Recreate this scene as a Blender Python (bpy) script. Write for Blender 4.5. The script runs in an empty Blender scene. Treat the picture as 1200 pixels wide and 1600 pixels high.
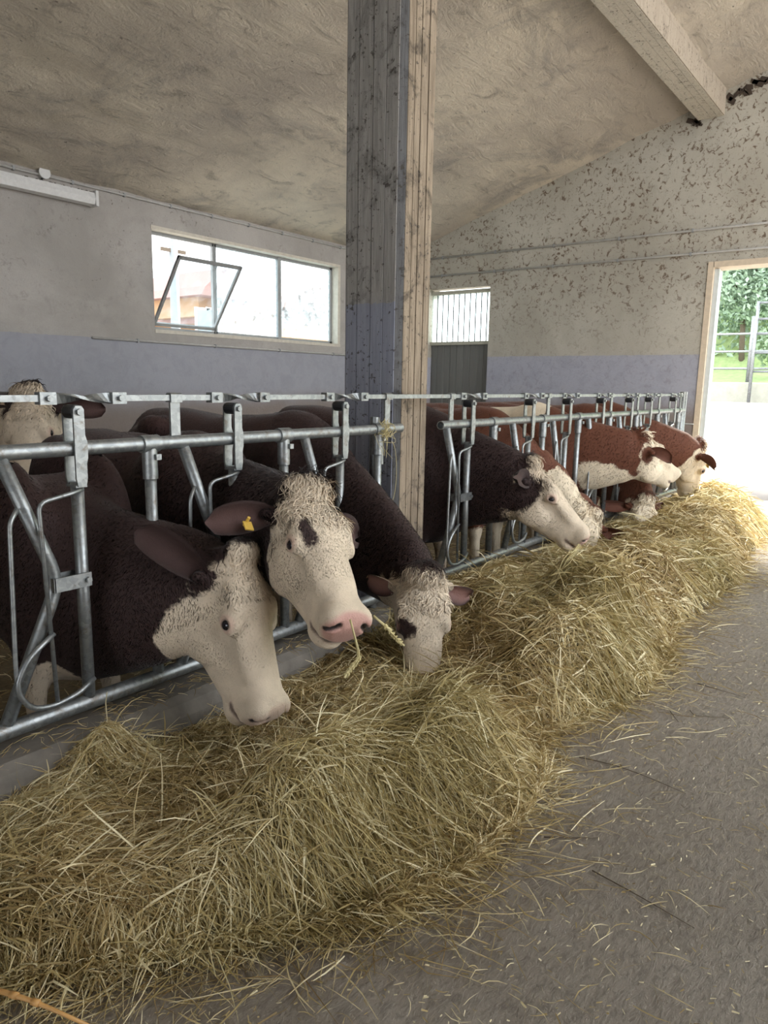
import bpy, bmesh, math, random
import numpy as np
from mathutils import Vector, Matrix

SC = bpy.context.scene
COL = SC.collection
rng = np.random.default_rng(7)
random.seed(7)

# ------------------------------------------------------------------ camera
EYE = 1.30
YAW, PIT, ROL, FPX = math.radians(52.59948), math.radians(-10.17201), math.radians(1.02762), 1118.23
_f = Vector((math.sin(YAW) * math.cos(PIT), math.cos(YAW) * math.cos(PIT), math.sin(PIT)))
_r0 = Vector((math.cos(YAW), -math.sin(YAW), 0.0))
_u0 = _r0.cross(_f)
CR = _r0 * math.cos(ROL) + _u0 * math.sin(ROL)
CU = _u0 * math.cos(ROL) - _r0 * math.sin(ROL)
CF = _f
cam_data = bpy.data.cameras.new("camera")
cam = bpy.data.objects.new("camera", cam_data)
COL.objects.link(cam)
cam_data.sensor_fit = 'VERTICAL'
cam_data.sensor_height = 24.0
cam_data.lens = FPX / 1600.0 * 24.0
cam_data.clip_start = 0.02
cam_data.clip_end = 400
cam.matrix_world = Matrix((
    (CR.x, CU.x, -CF.x, 0.0), (CR.y, CU.y, -CF.y, 0.0), (CR.z, CU.z, -CF.z, EYE), (0, 0, 0, 1)))
SC.camera = cam

# ------------------------------------------------------------------ sky, sun, exposure
world = bpy.data.worlds.new("sky")
SC.world = world
world.use_nodes = True
wn = world.node_tree.nodes
wl = world.node_tree.links
bg = wn["Background"]
tc = wn.new("ShaderNodeTexCoord"); sep = wn.new("ShaderNodeSeparateXYZ")
ramp = wn.new("ShaderNodeValToRGB")
ramp.color_ramp.elements[0].position = 0.0
ramp.color_ramp.elements[0].color = (0.92, 0.96, 1.0, 1)
ramp.color_ramp.elements[1].position = 0.7
ramp.color_ramp.elements[1].color = (0.90, 0.95, 1.0, 1)
wl.new(tc.outputs["Generated"], sep.inputs[0]); wl.new(sep.outputs["Z"], ramp.inputs[0])
wl.new(ramp.outputs["Color"], bg.inputs["Color"])
bg.inputs["Strength"].default_value = 1.5
sun_d = bpy.data.lights.new("sun", 'SUN')
sun_d.energy = 6.5
sun_d.angle = math.radians(10)
sun_d.color = (1.0, 0.95, 0.85)
sun = bpy.data.objects.new("sun", sun_d)
COL.objects.link(sun)
_sd = Vector((-0.78, -0.05, -0.61)).normalized()       # direction the light travels
sun.rotation_euler = _sd.to_track_quat('-Z', 'Y').to_euler()
SC.view_settings.view_transform = 'Standard'
SC.view_settings.look = 'None'
SC.view_settings.exposure = 1.7
SC.view_settings.gamma = 1.0
SC.view_settings.use_curve_mapping = False
SC.cycles.max_bounces = 8
SC.cycles.diffuse_bounces = 5
SC.cycles.sample_clamp_indirect = 6.0
SC.cycles.use_denoising = True

# ------------------------------------------------------------------ pixel -> world helpers (1200 x 1600 frame)
def ray(px, py):
    return CF + CR * ((px - 600) / FPX) + CU * ((800 - py) / FPX)
def at_y(px, py, y):
    d = ray(px, py); return Vector((0, 0, EYE)) + d * (y / d.y)
def at_x(px, py, x):
    d = ray(px, py); return Vector((0, 0, EYE)) + d * (x / d.x)
def at_z(px, py, z):
    d = ray(px, py); return Vector((0, 0, EYE)) + d * ((z - EYE) / d.z)

# ------------------------------------------------------------------ materials
def new_mat(name):
    m = bpy.data.materials.new(name); m.use_nodes = True
    nt = m.node_tree
    return m, nt, nt.nodes["Principled BSDF"]
def ramp_node(nt, stops):
    r = nt.nodes.new("ShaderNodeValToRGB")
    el = r.color_ramp.elements
    while len(el) < len(stops): el.new(0.5)
    for e, (p, c) in zip(el, stops):
        e.position = p; e.color = (*c, 1) if len(c) == 3 else c
    return r
def coords(nt, scale=(1, 1, 1), rot=(0, 0, 0)):
    g = nt.nodes.new("ShaderNodeNewGeometry"); mp = nt.nodes.new("ShaderNodeMapping")
    nt.links.new(g.outputs["Position"], mp.inputs["Vector"])
    mp.inputs["Scale"].default_value = scale; mp.inputs["Rotation"].default_value = rot
    return mp.outputs["Vector"]
def noise(nt, vec, scale, detail=4, rough=0.6, dist=0.0):
    n = nt.nodes.new("ShaderNodeTexNoise")
    n.inputs["Scale"].default_value = scale; n.inputs["Detail"].default_value = detail
    n.inputs["Roughness"].default_value = rough; n.inputs["Distortion"].default_value = dist
    nt.links.new(vec, n.inputs["Vector"])
    return n.outputs["Fac"]
def mixc(nt, fac, a, b, mode='MIX'):
    m = nt.nodes.new("ShaderNodeMix"); m.data_type = 'RGBA'; m.blend_type = mode
    for sock, val in ((m.inputs["Factor"], fac), (m.inputs["A"], a), (m.inputs["B"], b)):
        pass
    def put(s, v):
        if hasattr(v, "is_output"): nt.links.new(v, s)
        elif isinstance(v, (int, float)): s.default_value = v
        else: s.default_value = (*v, 1) if len(v) == 3 else v
    put(m.inputs[0], fac); put(m.inputs[6], a); put(m.inputs[7], b)
    return m.outputs[2]
def mth(nt, op, a, b=0.0, c=None):
    m = nt.nodes.new("ShaderNodeMath"); m.operation = op
    for s, v in zip(m.inputs, (a, b, c)):
        if v is None: continue
        if hasattr(v, "is_output"): nt.links.new(v, s)
        else: s.default_value = v
    return m.outputs[0]
def bump(nt, bsdf, h, strength=0.4, dist=0.01):
    b = nt.nodes.new("ShaderNodeBump"); b.inputs["Strength"].default_value = strength
    b.inputs["Distance"].default_value = dist
    nt.links.new(h, b.inputs["Height"]); nt.links.new(b.outputs["Normal"], bsdf.inputs["Normal"])
def sstep(nt, v, lo, hi):
    m = nt.nodes.new("ShaderNodeMapRange"); m.interpolation_type = 'SMOOTHSTEP'
    m.inputs["From Min"].default_value = lo; m.inputs["From Max"].default_value = hi
    nt.links.new(v, m.inputs["Value"]); return m.outputs["Result"]
def plain(name, col, rough=0.7, metal=0.0, var=0.25, scale=30, bstr=0.2):
    m, nt, b = new_mat(name)
    n = noise(nt, coords(nt), scale)
    c = mixc(nt, n, [x * (1 - var) for x in col], [min(1, x * (1 + var)) for x in col])
    nt.links.new(c, b.inputs["Base Color"])
    b.inputs["Roughness"].default_value = rough; b.inputs["Metallic"].default_value = metal
    bump(nt, b, n, bstr, 0.004)
    return m
BLUE_Z = 1.715
def plaster(name, base, grime, blue=True, grime_amt=0.5, blue_col=(0.285, 0.288, 0.322), stain=(0.075, 0.055, 0.04), seed=0.0, line=BLUE_Z):
    m, nt, b = new_mat(name)
    pos = coords(nt)
    off = nt.nodes.new("ShaderNodeVectorMath"); off.operation = 'ADD'
    nt.links.new(pos, off.inputs[0]); off.inputs[1].default_value = (seed, seed * 1.7, seed * 0.6)
    v = off.outputs[0]
    big = noise(nt, v, 0.9, 6, 0.65, 0.4)
    mid = noise(nt, v, 6, 8, 0.7, 0.6)
    fine = noise(nt, v, 60, 6, 0.7)
    c = mixc(nt, sstep(nt, big, 0.3, 0.72), grime, base)
    c = mixc(nt, mth(nt, 'MULTIPLY', sstep(nt, fine, 0.35, 0.75), 0.35), c, [x * 0.72 for x in base])
    sx = nt.nodes.new("ShaderNodeSeparateXYZ"); nt.links.new(pos, sx.inputs[0])
    if blue:
        zz = mth(nt, 'ADD', sx.outputs["Z"], mth(nt, 'MULTIPLY', mth(nt, 'SUBTRACT', mid, 0.5), 0.03))
        isb = mth(nt, 'LESS_THAN', zz, line)
        wear = mixc(nt, sstep(nt, mid, 0.3, 0.75), blue_col, [min(1, x * 1.22) for x in blue_col])
        dirt = mth(nt, 'MULTIPLY', sstep(nt, mth(nt, 'ADD', sx.outputs["Z"], mth(nt, 'MULTIPLY', big, 0.35)), 1.42, 1.08), 0.75)
        wear = mixc(nt, dirt, wear, (0.20, 0.15, 0.115))
        c = mixc(nt, isb, c, wear)
    # cobweb tufts and fly specks (dark, own shapes)
    veins = noise(nt, v, 17.0, 7, 0.66, 0.9)
    dens = noise(nt, v, 1.3, 5, 0.65, 0.8)
    up = sstep(nt, sx.outputs["Z"], 1.6, 2.9) if blue else None
    st = mth(nt, 'MULTIPLY', sstep(nt, veins, 0.53, 0.63), sstep(nt, mth(nt, 'ADD', dens, grime_amt - 0.5), 0.38, 0.68))
    cl2 = mth(nt, 'MULTIPLY', mth(nt, 'SUBTRACT', noise(nt, v, 2.1, 4, 0.6, 0.5), 0.5), 0.34)
    spk = sstep(nt, mth(nt, 'ADD', noise(nt, v, 30, 4, 0.65, 0.5), cl2), 0.70 - 0.07 * grime_amt, 0.75 - 0.07 * grime_amt)
    smear = mth(nt, 'MULTIPLY', sstep(nt, mid, 0.52, 0.78), 0.30)
    c = mixc(nt, smear, c, [x * 0.55 for x in grime])
    st = mth(nt, 'MAXIMUM', mth(nt, 'MULTIPLY', st, 0.9), mth(nt, 'MULTIPLY', spk, 0.8))
    if up is not None: st = mth(nt, 'MULTIPLY', st, mth(nt, 'MULTIPLY_ADD', up, 0.8, 0.2))
    c = mixc(nt, st, c, stain)
    nt.links.new(c, b.inputs["Base Color"])
    b.inputs["Roughness"].default_value = 0.9
    hh = mth(nt, 'ADD', mth(nt, 'MULTIPLY', mid, 0.7), mth(nt, 'MULTIPLY', fine, 0.3))
    bump(nt, b, hh, 0.45, 0.02)
    return m
M = {}
M['wall_back'] = plaster("plaster_back", (0.43, 0.405, 0.38), (0.31, 0.29, 0.27), True, 0.40, seed=3.1)
M['wall_end'] = plaster("plaster_end", (0.50, 0.475, 0.41), (0.37, 0.345, 0.29), True, 0.68, blue_col=(0.335, 0.342, 0.40), stain=(0.11, 0.068, 0.04), seed=9.4)
M['ceiling'] = None

def ceiling_mat():
    m, nt, b = new_mat("rough_cast_ceiling")
    pos = coords(nt); st = coords(nt, (1.0, 2.6, 1), (0, 0, 0.5))
    big = noise(nt, pos, 0.55, 6, 0.62, 0.5)
    streak = noise(nt, st, 2.6, 9, 0.72, 0.8)
    fine = noise(nt, pos, 38, 5, 0.7)
    c = mixc(nt, sstep(nt, big, 0.3, 0.7), (0.54, 0.475, 0.395), (0.80, 0.71, 0.565))
    c = mixc(nt, mth(nt, 'MULTIPLY', sstep(nt, streak, 0.52, 0.70), 0.6), c, (0.24, 0.205, 0.16))
    pits = noise(nt, coords(nt, (1.0, 2.2, 1), (0, 0, 0.5)), 15, 4, 0.6, 0.4)
    c = mixc(nt, mth(nt, 'MULTIPLY', sstep(nt, pits, 0.66, 0.72), 0.7), c, (0.10, 0.085, 0.07))
    soot = noise(nt, pos, 0.8, 7, 0.68, 0.9)
    c = mixc(nt, mth(nt, 'MULTIPLY', sstep(nt, soot, 0.50, 0.68), 0.55), c, (0.25, 0.235, 0.22))
    c = mixc(nt, mth(nt, 'MULTIPLY', sstep(nt, fine, 0.66, 0.74), 0.6), c, (0.13, 0.11, 0.09))
    nt.links.new(c, b.inputs["Base Color"]); b.inputs["Roughness"].default_value = 0.95
    bump(nt, b, mth(nt, 'ADD', mth(nt, 'MULTIPLY', streak, 0.8), mth(nt, 'MULTIPLY', fine, 0.25)), 1.0, 0.11)
    return m
M['ceiling'] = ceiling_mat()

def floor_mat():
    m, nt, b = new_mat("rough_concrete_floor")
    pos = coords(nt); st = coords(nt, (1.0, 2.2, 1), (0, 0, 0.25))
    a = noise(nt, pos, 1.1, 5, 0.6, 0.3)
    r = noise(nt, st, 26, 9, 0.75, 0.5)
    f = noise(nt, pos, 150, 3, 0.6)
    c = mixc(nt, sstep(nt, a, 0.3, 0.72), (0.40, 0.335, 0.27), (0.56, 0.485, 0.405))
    c = mixc(nt, mth(nt, 'MULTIPLY', sstep(nt, r, 0.44, 0.64), 0.6), c, (0.22, 0.18, 0.145))
    c = mixc(nt, mth(nt, 'MULTIPLY', sstep(nt, f, 0.64, 0.72), 0.6), c, (0.45, 0.39, 0.27))
    nt.links.new(c, b.inputs["Base Color"]); b.inputs["Roughness"].default_value = 0.72
    bump(nt, b, mth(nt, 'ADD', mth(nt, 'MULTIPLY', r, 1.0), mth(nt, 'MULTIPLY', f, 0.25)), 1.0, 0.05)
    return m
M['floor'] = floor_mat()

def concrete_board(name, base, dark, blue=False, speck=0.6):
    m, nt, b = new_mat(name)
    pos = coords(nt); grain = coords(nt, (14, 14, 0.9))
    g = noise(nt, grain, 3.5, 9, 0.7, 0.3)
    bl = noise(nt, pos, 7, 7, 0.7, 0.8)
    sp = noise(nt, pos, 42, 4, 0.65)
    c = mixc(nt, sstep(nt, g, 0.3, 0.7), dark, base)
    sx = nt.nodes.new("ShaderNodeSeparateXYZ"); nt.links.new(pos, sx.inputs[0])
    c = mixc(nt, mth(nt, 'MULTIPLY', sstep(nt, bl, 0.50, 0.66), speck), c, [x * 0.35 for x in dark])
    if blue:
        zz = mth(nt, 'ADD', sx.outputs["Z"], mth(nt, 'MULTIPLY', mth(nt, 'SUBTRACT', sp, 0.5), 0.05))
        paint = mixc(nt, sstep(nt, g, 0.3, 0.7), (0.25, 0.265, 0.325), (0.33, 0.345, 0.41))
        c = mixc(nt, mth(nt, 'LESS_THAN', zz, BLUE_Z), c, paint)
    c = mixc(nt, mth(nt, 'MULTIPLY', sstep(nt, mth(nt, 'ADD', sp, mth(nt, 'MULTIPLY', mth(nt, 'SUBTRACT', bl, 0.5), 0.4)), 0.60, 0.66), 0.8), c, (0.055, 0.045, 0.036))
    nt.links.new(c, b.inputs["Base Color"]); b.inputs["Roughness"].default_value = 0.9
    bump(nt, b, mth(nt, 'ADD', g, mth(nt, 'MULTIPLY', sp, 0.3)), 0.55, 0.012)
    return m
M['pillar_side'] = concrete_board("board_marked_concrete_painted", (0.42, 0.40, 0.375), (0.26, 0.25, 0.235), True, 0.55)
M['pillar_core'] = concrete_board('dark_pillar_core', (0.15, 0.148, 0.15), (0.09, 0.088, 0.088), False, 0.5)
M['pillar_front'] = concrete_board("board_marked_concrete_bare", (0.34, 0.27, 0.195), (0.17, 0.13, 0.09), False, 0.7)
M['beam'] = concrete_board("board_marked_concrete_beam", (0.55, 0.51, 0.43), (0.42, 0.385, 0.32), False, 0.2)

def galv(name="galvanised_steel"):
    m, nt, b = new_mat(name)
    pos = coords(nt)
    vor = nt.nodes.new("ShaderNodeTexVoronoi"); vor.inputs["Scale"].default_value = 70
    nt.links.new(pos, vor.inputs["Vector"])
    n = noise(nt, pos, 22, 6, 0.7, 0.4)
    c = mixc(nt, vor.outputs["Color"], (0.22, 0.235, 0.24), (0.36, 0.375, 0.375))
    c = mixc(nt, mth(nt, 'MULTIPLY', sstep(nt, n, 0.52, 0.72), 0.75), c, (0.16, 0.125, 0.095))
    nt.links.new(c, b.inputs["Base Color"])
    b.inputs["Metallic"].default_value = 0.75
    nt.links.new(mth(nt, 'MULTIPLY_ADD', n, 0.35, 0.25), b.inputs["Roughness"])
    bump(nt, b, n, 0.25, 0.004)
    return m
M['steel'] = galv()
M['rubber'] = plain("black_rubber", (0.018, 0.018, 0.02), 0.45, 0, 0.3)
M['curb'] = plain("trough_concrete", (0.17, 0.152, 0.13), 0.85, 0, 0.5, 14, 0.5)
M['stall'] = plain("soiled_straw_bedding", (0.24, 0.18, 0.10), 0.95, 0, 0.6, 40, 1.0)
M['conduit'] = plain("grey_conduit", (0.42, 0.41, 0.39), 0.6, 0, 0.3, 20)
M['lamp'] = plain("dusty_white_plastic", (0.60, 0.60, 0.60), 0.5, 0, 0.15, 25)
M['winframe'] = plain("grey_window_steel", (0.30, 0.31, 0.31), 0.6, 0.2, 0.25, 25)
M['sill'] = plain("sill_render", (0.55, 0.51, 0.44), 0.9, 0, 0.25, 18)
M['plank'] = None

def plank_mat():
    m, nt, b = new_mat("weathered_grey_planks")
    oi = nt.nodes.new("ShaderNodeObjectInfo")
    g = noise(nt, coords(nt, (20, 20, 1.2)), 2.5, 8, 0.7, 0.5)
    c = mixc(nt, g, (0.10, 0.105, 0.10), (0.22, 0.22, 0.205))
    c = mixc(nt, mth(nt, 'MULTIPLY', oi.outputs["Random"], 0.5), c, (0.13, 0.13, 0.125))
    nt.links.new(c, b.inputs["Base Color"]); b.inputs["Roughness"].default_value = 0.85
    bump(nt, b, g, 0.5, 0.006)
    return m
M['plank'] = plank_mat()

def glass(name, col, alpha, frosted):
    """thin pane: transmission through a translucent (frosted) or clear sheet"""
    m = bpy.data.materials.new(name); m.use_nodes = True
    nt = m.node_tree; nt.nodes.clear()
    out = nt.nodes.new("ShaderNodeOutputMaterial")
    tr = nt.nodes.new("ShaderNodeBsdfTransparent"); tl = nt.nodes.new("ShaderNodeBsdfTranslucent")
    tr.inputs["Color"].default_value = (*col, 1); tl.inputs["Color"].default_value = (*col, 1)
    gl = nt.nodes.new("ShaderNodeBsdfGlossy"); gl.inputs["Roughness"].default_value = 0.15
    gl.inputs["Color"].default_value = (0.6, 0.6, 0.6, 1)
    m1 = nt.nodes.new("ShaderNodeMixShader"); m2 = nt.nodes.new("ShaderNodeMixShader")
    n = noise(nt, coords(nt), 9, 6, 0.7, 0.5)
    nt.links.new(sstep(nt, n, 0.25, 0.25 + 0.5 / max(frosted, 0.05)) if frosted < 0.9 else mth(nt, 'ADD', 0.93, 0.0), m1.inputs[0])
    if frosted < 0.9:
        nt.links.new(mth(nt, 'MULTIPLY', sstep(nt, n, 0.2, 0.9), frosted), m1.inputs[0])
    nt.links.new(tr.outputs[0], m1.inputs[1]); nt.links.new(tl.outputs[0], m1.inputs[2])
    m2.inputs[0].default_value = 0.05
    nt.links.new(m1.outputs[0], m2.inputs[1]); nt.links.new(gl.outputs[0], m2.inputs[2])
    nt.links.new(m2.outputs[0], out.inputs["Surface"])
    return m
M['glass_clear'] = glass("dusty_clear_glass", (0.93, 0.97, 0.98), 1, 0.12)
M['glass_frost'] = glass("frosted_glass", (0.90, 0.97, 1.0), 1, 0.6)
M['glass_ribbed'] = glass("milky_ribbed_sheet", (0.92, 0.98, 0.99), 1, 0.62)

# ------------------------------------------------------------------ mesh helpers
def world_loc(o):
    p = Vector(o.location)
    while o.parent is not None:
        o = o.parent; p += o.location
    return p
class MB:
    """collects shapes, links them as one mesh object"""
    def __init__(s): s.v = []; s.f = []; s.n = 0
    def add(s, v, f):
        s.v.extend([tuple(p) for p in v]); s.f.extend([tuple(i + s.n for i in q) for q in f]); s.n += len(v); return s
    def box(s, a, b):
        x0, y0, z0 = a; x1, y1, z1 = b
        return s.add([(x0, y0, z0), (x1, y0, z0), (x1, y1, z0), (x0, y1, z0), (x0, y0, z1), (x1, y0, z1), (x1, y1, z1), (x0, y1, z1)],
                     [(0, 3, 2, 1), (4, 5, 6, 7), (0, 1, 5, 4), (1, 2, 6, 5), (2, 3, 7, 6), (3, 0, 4, 7)])
    def cbox(s, c, ax, h):
        """oriented box: centre, 3 axes, 3 half sizes"""
        c = Vector(c); e = [Vector(a).normalized() * k for a, k in zip(ax, h)]
        P = [c + e[0] * i + e[1] * j + e[2] * k for k in (-1, 1) for (i, j) in ((-1, -1), (1, -1), (1, 1), (-1, 1))]
        return s.add(P, [(0, 3, 2, 1), (4, 5, 6, 7), (0, 1, 5, 4), (1, 2, 6, 5), (2, 3, 7, 6), (3, 0, 4, 7)])
    def tube(s, pts, r, n=10, cap=True, hollow=0.0):
        pts = [Vector(p) for p in pts]
        rs = r if isinstance(r, (list, tuple)) else [r] * len(pts)
        t0 = (pts[1] - pts[0]).normalized()
        ref = Vector((0, 0, 1)) if abs(t0.z) < 0.9 else Vector((1, 0, 0))
        nrm = (ref - t0 * ref.dot(t0)).normalized()
        V = []; F = []
        for i, p in enumerate(pts):
            if i == 0: t = t0
            elif i == len(pts) - 1: t = (pts[i] - pts[i - 1]).normalized()
            else: t = ((pts[i + 1] - pts[i]).normalized() + (pts[i] - pts[i - 1]).normalized()).normalized()
            nrm = (nrm - t * nrm.dot(t)).normalized(); bi = t.cross(nrm)
            for k in range(n):
                a = 2 * math.pi * k / n
                V.append(p + (nrm * math.cos(a) + bi * math.sin(a)) * rs[i])
        for i in range(len(pts) - 1):
            for k in range(n):
                F.append((i * n + k, i * n + (k + 1) % n, (i + 1) * n + (k + 1) % n, (i + 1) * n + k))
        if cap:
            F.append(tuple(reversed(range(n)))); F.append(tuple(range((len(pts) - 1) * n, len(pts) * n)))
        return s.add(V, F)
    def prism(s, poly, axis, a, b):
        """2D polygon extruded along an axis (0,1,2) from a to b"""
        def mk(p, h):
            q = list(p); q.insert(axis, h); return tuple(q)
        n = len(poly); V = [mk(p, a) for p in poly] + [mk(p, b) for p in poly]
        F = [tuple(reversed(range(n))), tuple(range(n, 2 * n))] + [(i, (i + 1) % n, n + (i + 1) % n, n + i) for i in range(n)]
        return s.add(V, F)
    def build(s, name, mat, parent=None, smooth=False, origin=None, kind=None):
        o3 = Vector(origin) if origin is not None else Vector((0, 0, 0))
        me = bpy.data.meshes.new(name)
        me.from_pydata([tuple(Vector(p) - o3) for p in s.v], [], s.f)
        bm = bmesh.new(); bm.from_mesh(me); bmesh.ops.recalc_face_normals(bm, faces=bm.faces); bm.to_mesh(me); bm.free()
        if smooth:
            me.polygons.foreach_set("use_smooth", [True] * len(me.polygons))
        me.materials.append(mat)
        ob = bpy.data.objects.new(name, me); COL.objects.link(ob)
        ob.location = o3
        if parent is not None:
            ob.parent = parent; ob.location = o3 - world_loc(parent)
        if kind: ob['kind'] = kind
        return ob
def smooth_by_angle(ob, deg=35):
    me = ob.data
    me.polygons.foreach_set("use_smooth", [True] * len(me.polygons))
    me.set_sharp_from_angle(angle=math.radians(deg))
    return ob
def tag(o, label=None, cat=None, group=None, kind=None):
    if label: o['label'] = label
    if cat: o['category'] = cat
    if group: o['group'] = group
    if kind: o['kind'] = kind
    return o
def thing(name, loc, label, cat, group=None, kind=None):
    o = bpy.data.objects.new(name, None); COL.objects.link(o); o.location = loc; o.empty_display_size = 0.1
    return tag(o, label, cat, group, kind)
def round_path(pts, r=0.03, k=4):
    """polyline with rounded corners"""
    pts = [Vector(p) for p in pts]; out = [pts[0]]
    for a, b, c in zip(pts, pts[1:], pts[2:]):
        d1 = (a - b); d2 = (c - b); rr = min(r, d1.length * 0.45, d2.length * 0.45)
        p = b + d1.normalized() * rr; q = b + d2.normalized() * rr
        for i in range(k + 1):
            t = i / k
            out.append(p * (1 - t) ** 2 + b * 2 * t * (1 - t) + q * t * t)
    out.append(pts[-1]); return out
def flat_mesh(name, V, F, mat, smooth=False):
    """numpy arrays straight to a mesh (quads or tris of one size)"""
    V = np.asarray(V, np.float32); F = np.asarray(F, np.int32); k = F.shape[1]
    me = bpy.data.meshes.new(name)
    me.vertices.add(len(V)); me.vertices.foreach_set("co", V.ravel())
    me.loops.add(F.size); me.loops.foreach_set("vertex_index", F.ravel())
    me.polygons.add(len(F)); me.polygons.foreach_set("loop_start", np.arange(0, F.size, k, dtype=np.int32))
    me.polygons.foreach_set("loop_total", np.full(len(F), k, np.int32))
    if smooth: me.polygons.foreach_set("use_smooth", np.ones(len(F), bool))
    me.update(calc_edges=True); me.validate()
    me.materials.append(mat)
    return me

# ================================================================== SETTING
XE, YB = 9.4, 7.0                 # end wall, back wall
CEIL0, CSLOPE = 3.22, 0.31        # ceiling height at the back wall, rise towards the alley
RIDGE_Y = -3.6
X0, Y0 = -5.0, -2.6
def ceil_z(y):
    return CEIL0 + CSLOPE * (YB - y) if y >= RIDGE_Y else CEIL0 + CSLOPE * (YB - RIDGE_Y) - CSLOPE * (RIDGE_Y - y)
def vnoise2(x, y, seed=0):
    """smooth value noise on arrays"""
    x = np.asarray(x, float); y = np.asarray(y, float)
    r = np.random.default_rng(seed).random((64, 64))
    xi = np.floor(x).astype(int); yi = np.floor(y).astype(int)
    fx = x - xi; fy = y - yi; fx = fx * fx * (3 - 2 * fx); fy = fy * fy * (3 - 2 * fy)
    g = lambda a, b: r[a % 64, b % 64]
    return (g(xi, yi) * (1 - fx) + g(xi + 1, yi) * fx) * (1 - fy) + (g(xi, yi + 1) * (1 - fx) + g(xi + 1, yi + 1) * fx) * fy

# floor of the feed alley
flo = MB().box((X0, Y0 - 0.2, -0.25), (XE + 0.3, 2.07, 0.0)).build("floor", M['floor'], kind='structure')
tag(flo, 'rough grey concrete feed alley floor strewn with chaff', 'floor')
# stall floor behind the barrier
st = MB().box((X0, 2.25, -0.35), (XE + 0.3, YB + 0.3, -0.10)).build("floor_stall", M['stall'], kind='structure')
tag(st, 'straw-bedded stall floor behind the feed barrier', 'floor')

# ceiling: rough sloped slab with gentle undulation
def grid_sheet(xs, ys, zf, thick):
    nx, ny = len(xs), len(ys)
    X, Y = np.meshgrid(xs, ys, indexing='ij'); Z = zf(X, Y)
    V = np.concatenate([np.stack([X, Y, Z], -1).reshape(-1, 3), np.stack([X, Y, Z * 0 + Z + thick], -1).reshape(-1, 3)])
    F = []
    N = nx * ny
    idx = np.arange(N).reshape(nx, ny)
    a, b, c, d = idx[:-1, :-1].ravel(), idx[1:, :-1].ravel(), idx[1:, 1:].ravel(), idx[:-1, 1:].ravel()
    F = np.concatenate([np.stack([a, d, c, b], 1), np.stack([a, b, c, d], 1) + N])
    rim = list(idx[:, 0]) + list(idx[-1, 1:]) + list(idx[-2::-1, -1]) + list(idx[0, -2:0:-1])
    rim = np.array(rim); nx_ = np.roll(rim, -1)
    F = np.concatenate([F, np.stack([rim, nx_, nx_ + N, rim + N], 1)])
    return V, F
def zc(X, Y):
    base = np.where(Y >= RIDGE_Y, CEIL0 + CSLOPE * (YB - Y), CEIL0 + CSLOPE * (YB - RIDGE_Y) - CSLOPE * (RIDGE_Y - Y))
    return base + 0.035 * (vnoise2(X * 1.3, Y * 2.1, 3) - 0.5) + 0.02 * (vnoise2(X * 4 + 9, Y * 6, 4) - 0.5)
V, F = grid_sheet(np.linspace(X0 - 0.1, XE + 0.15, 120), np.linspace(Y0 - 0.5, YB + 0.3, 130), zc, 0.2)
me = flat_mesh("ceiling", V, F, M['ceiling'], True)
ceil = bpy.data.objects.new("ceiling", me); COL.objects.link(ceil)
tag(ceil, 'sloping rough-cast plaster ceiling darkened by dust', 'ceiling', kind='structure')

# back wall (Y = YB) with the long window opening
WX0, WX1, WZ0, WZ1 = 4.92, 7.98, 1.845, 2.915
T = 0.18
wb = MB()
wb.box((X0, YB, -0.35), (WX0, YB + T, CEIL0 + 0.05)).box((WX1, YB, -0.35), (XE + 0.3, YB + T, CEIL0 + 0.05))
wb.box((WX0, YB, -0.35), (WX1, YB + T, WZ0)).box((WX0, YB, WZ1), (WX1, YB + T, CEIL0 + 0.05))
o = wb.build("wall_back", M['wall_back'], kind='structure'); tag(o, 'long dirty plaster wall with lavender lower band and window strip', 'wall')

# end wall (X = XE) with small window-door at the back and the big doorway
DY1, DZ1 = 2.33, 2.73             # doorway jamb and lintel
DY0 = -1.6
EY0, EY1, EZ1 = 5.335, 6.395, 2.73
TE = 0.30
def wall_end():
    top = lambda y: ceil_z(y) + 0.05
    s = MB()
    def slab(y0, y1, z0, z1=None):
        ys = [y0, y1]
        if y0 < RIDGE_Y < y1: ys = [y0, RIDGE_Y, y1]
        if z1 is None:
            poly = [(y0, z0), (y1, z0)] + [(y, top(y)) for y in reversed(ys)]
        else:
            poly = [(y0, z0), (y1, z0), (y1, z1), (y0, z1)]
        s.prism(poly, 0, XE, XE + TE)
    slab(EY1, YB + T, -0.35); slab(DY1, EY0, -0.35)
    slab(EY0, EY1, EZ1); slab(DY0, DY1, DZ1); slab(Y0, DY0, -0.35)
    return s
o = wall_end().build("wall_end", M['wall_end'], kind='structure'); tag(o, 'gable end wall of stained plaster with lavender lower band', 'wall')
# unseen walls behind the camera and opposite the cows, openings added for light
o = MB().prism([(1.9, -0.3), (YB + T, -0.3), (YB + T, ceil_z(YB) + 0.05), (1.9, ceil_z(1.9) + 0.05)], 0, X0 - 0.25, X0).prism([(Y0, -0.3), (-1.9, -0.3), (-1.9, ceil_z(-1.9) + 0.05), (Y0, ceil_z(Y0) + 0.05)], 0, X0 - 0.25, X0).prism([(-1.9, 2.8), (1.9, 2.8), (1.9, ceil_z(1.9) + 0.05), (-1.9, ceil_z(-1.9) + 0.05)], 0, X0 - 0.25, X0).build("wall_near", M['wall_back'], kind='structure')
tag(o, 'plaster gable wall behind the viewer, with an unseen opening added for light', 'wall')
wf = MB().box((X0, Y0 - 0.2, -0.3), (1.5, Y0, ceil_z(Y0) + 0.05)).box((6.4, Y0 - 0.25, -0.3), (6.7, Y0, ceil_z(Y0) + 0.05)).box((XE - 0.05, Y0 - 0.25, -0.3), (XE + 0.3, Y0, ceil_z(Y0) + 0.05))
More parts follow.
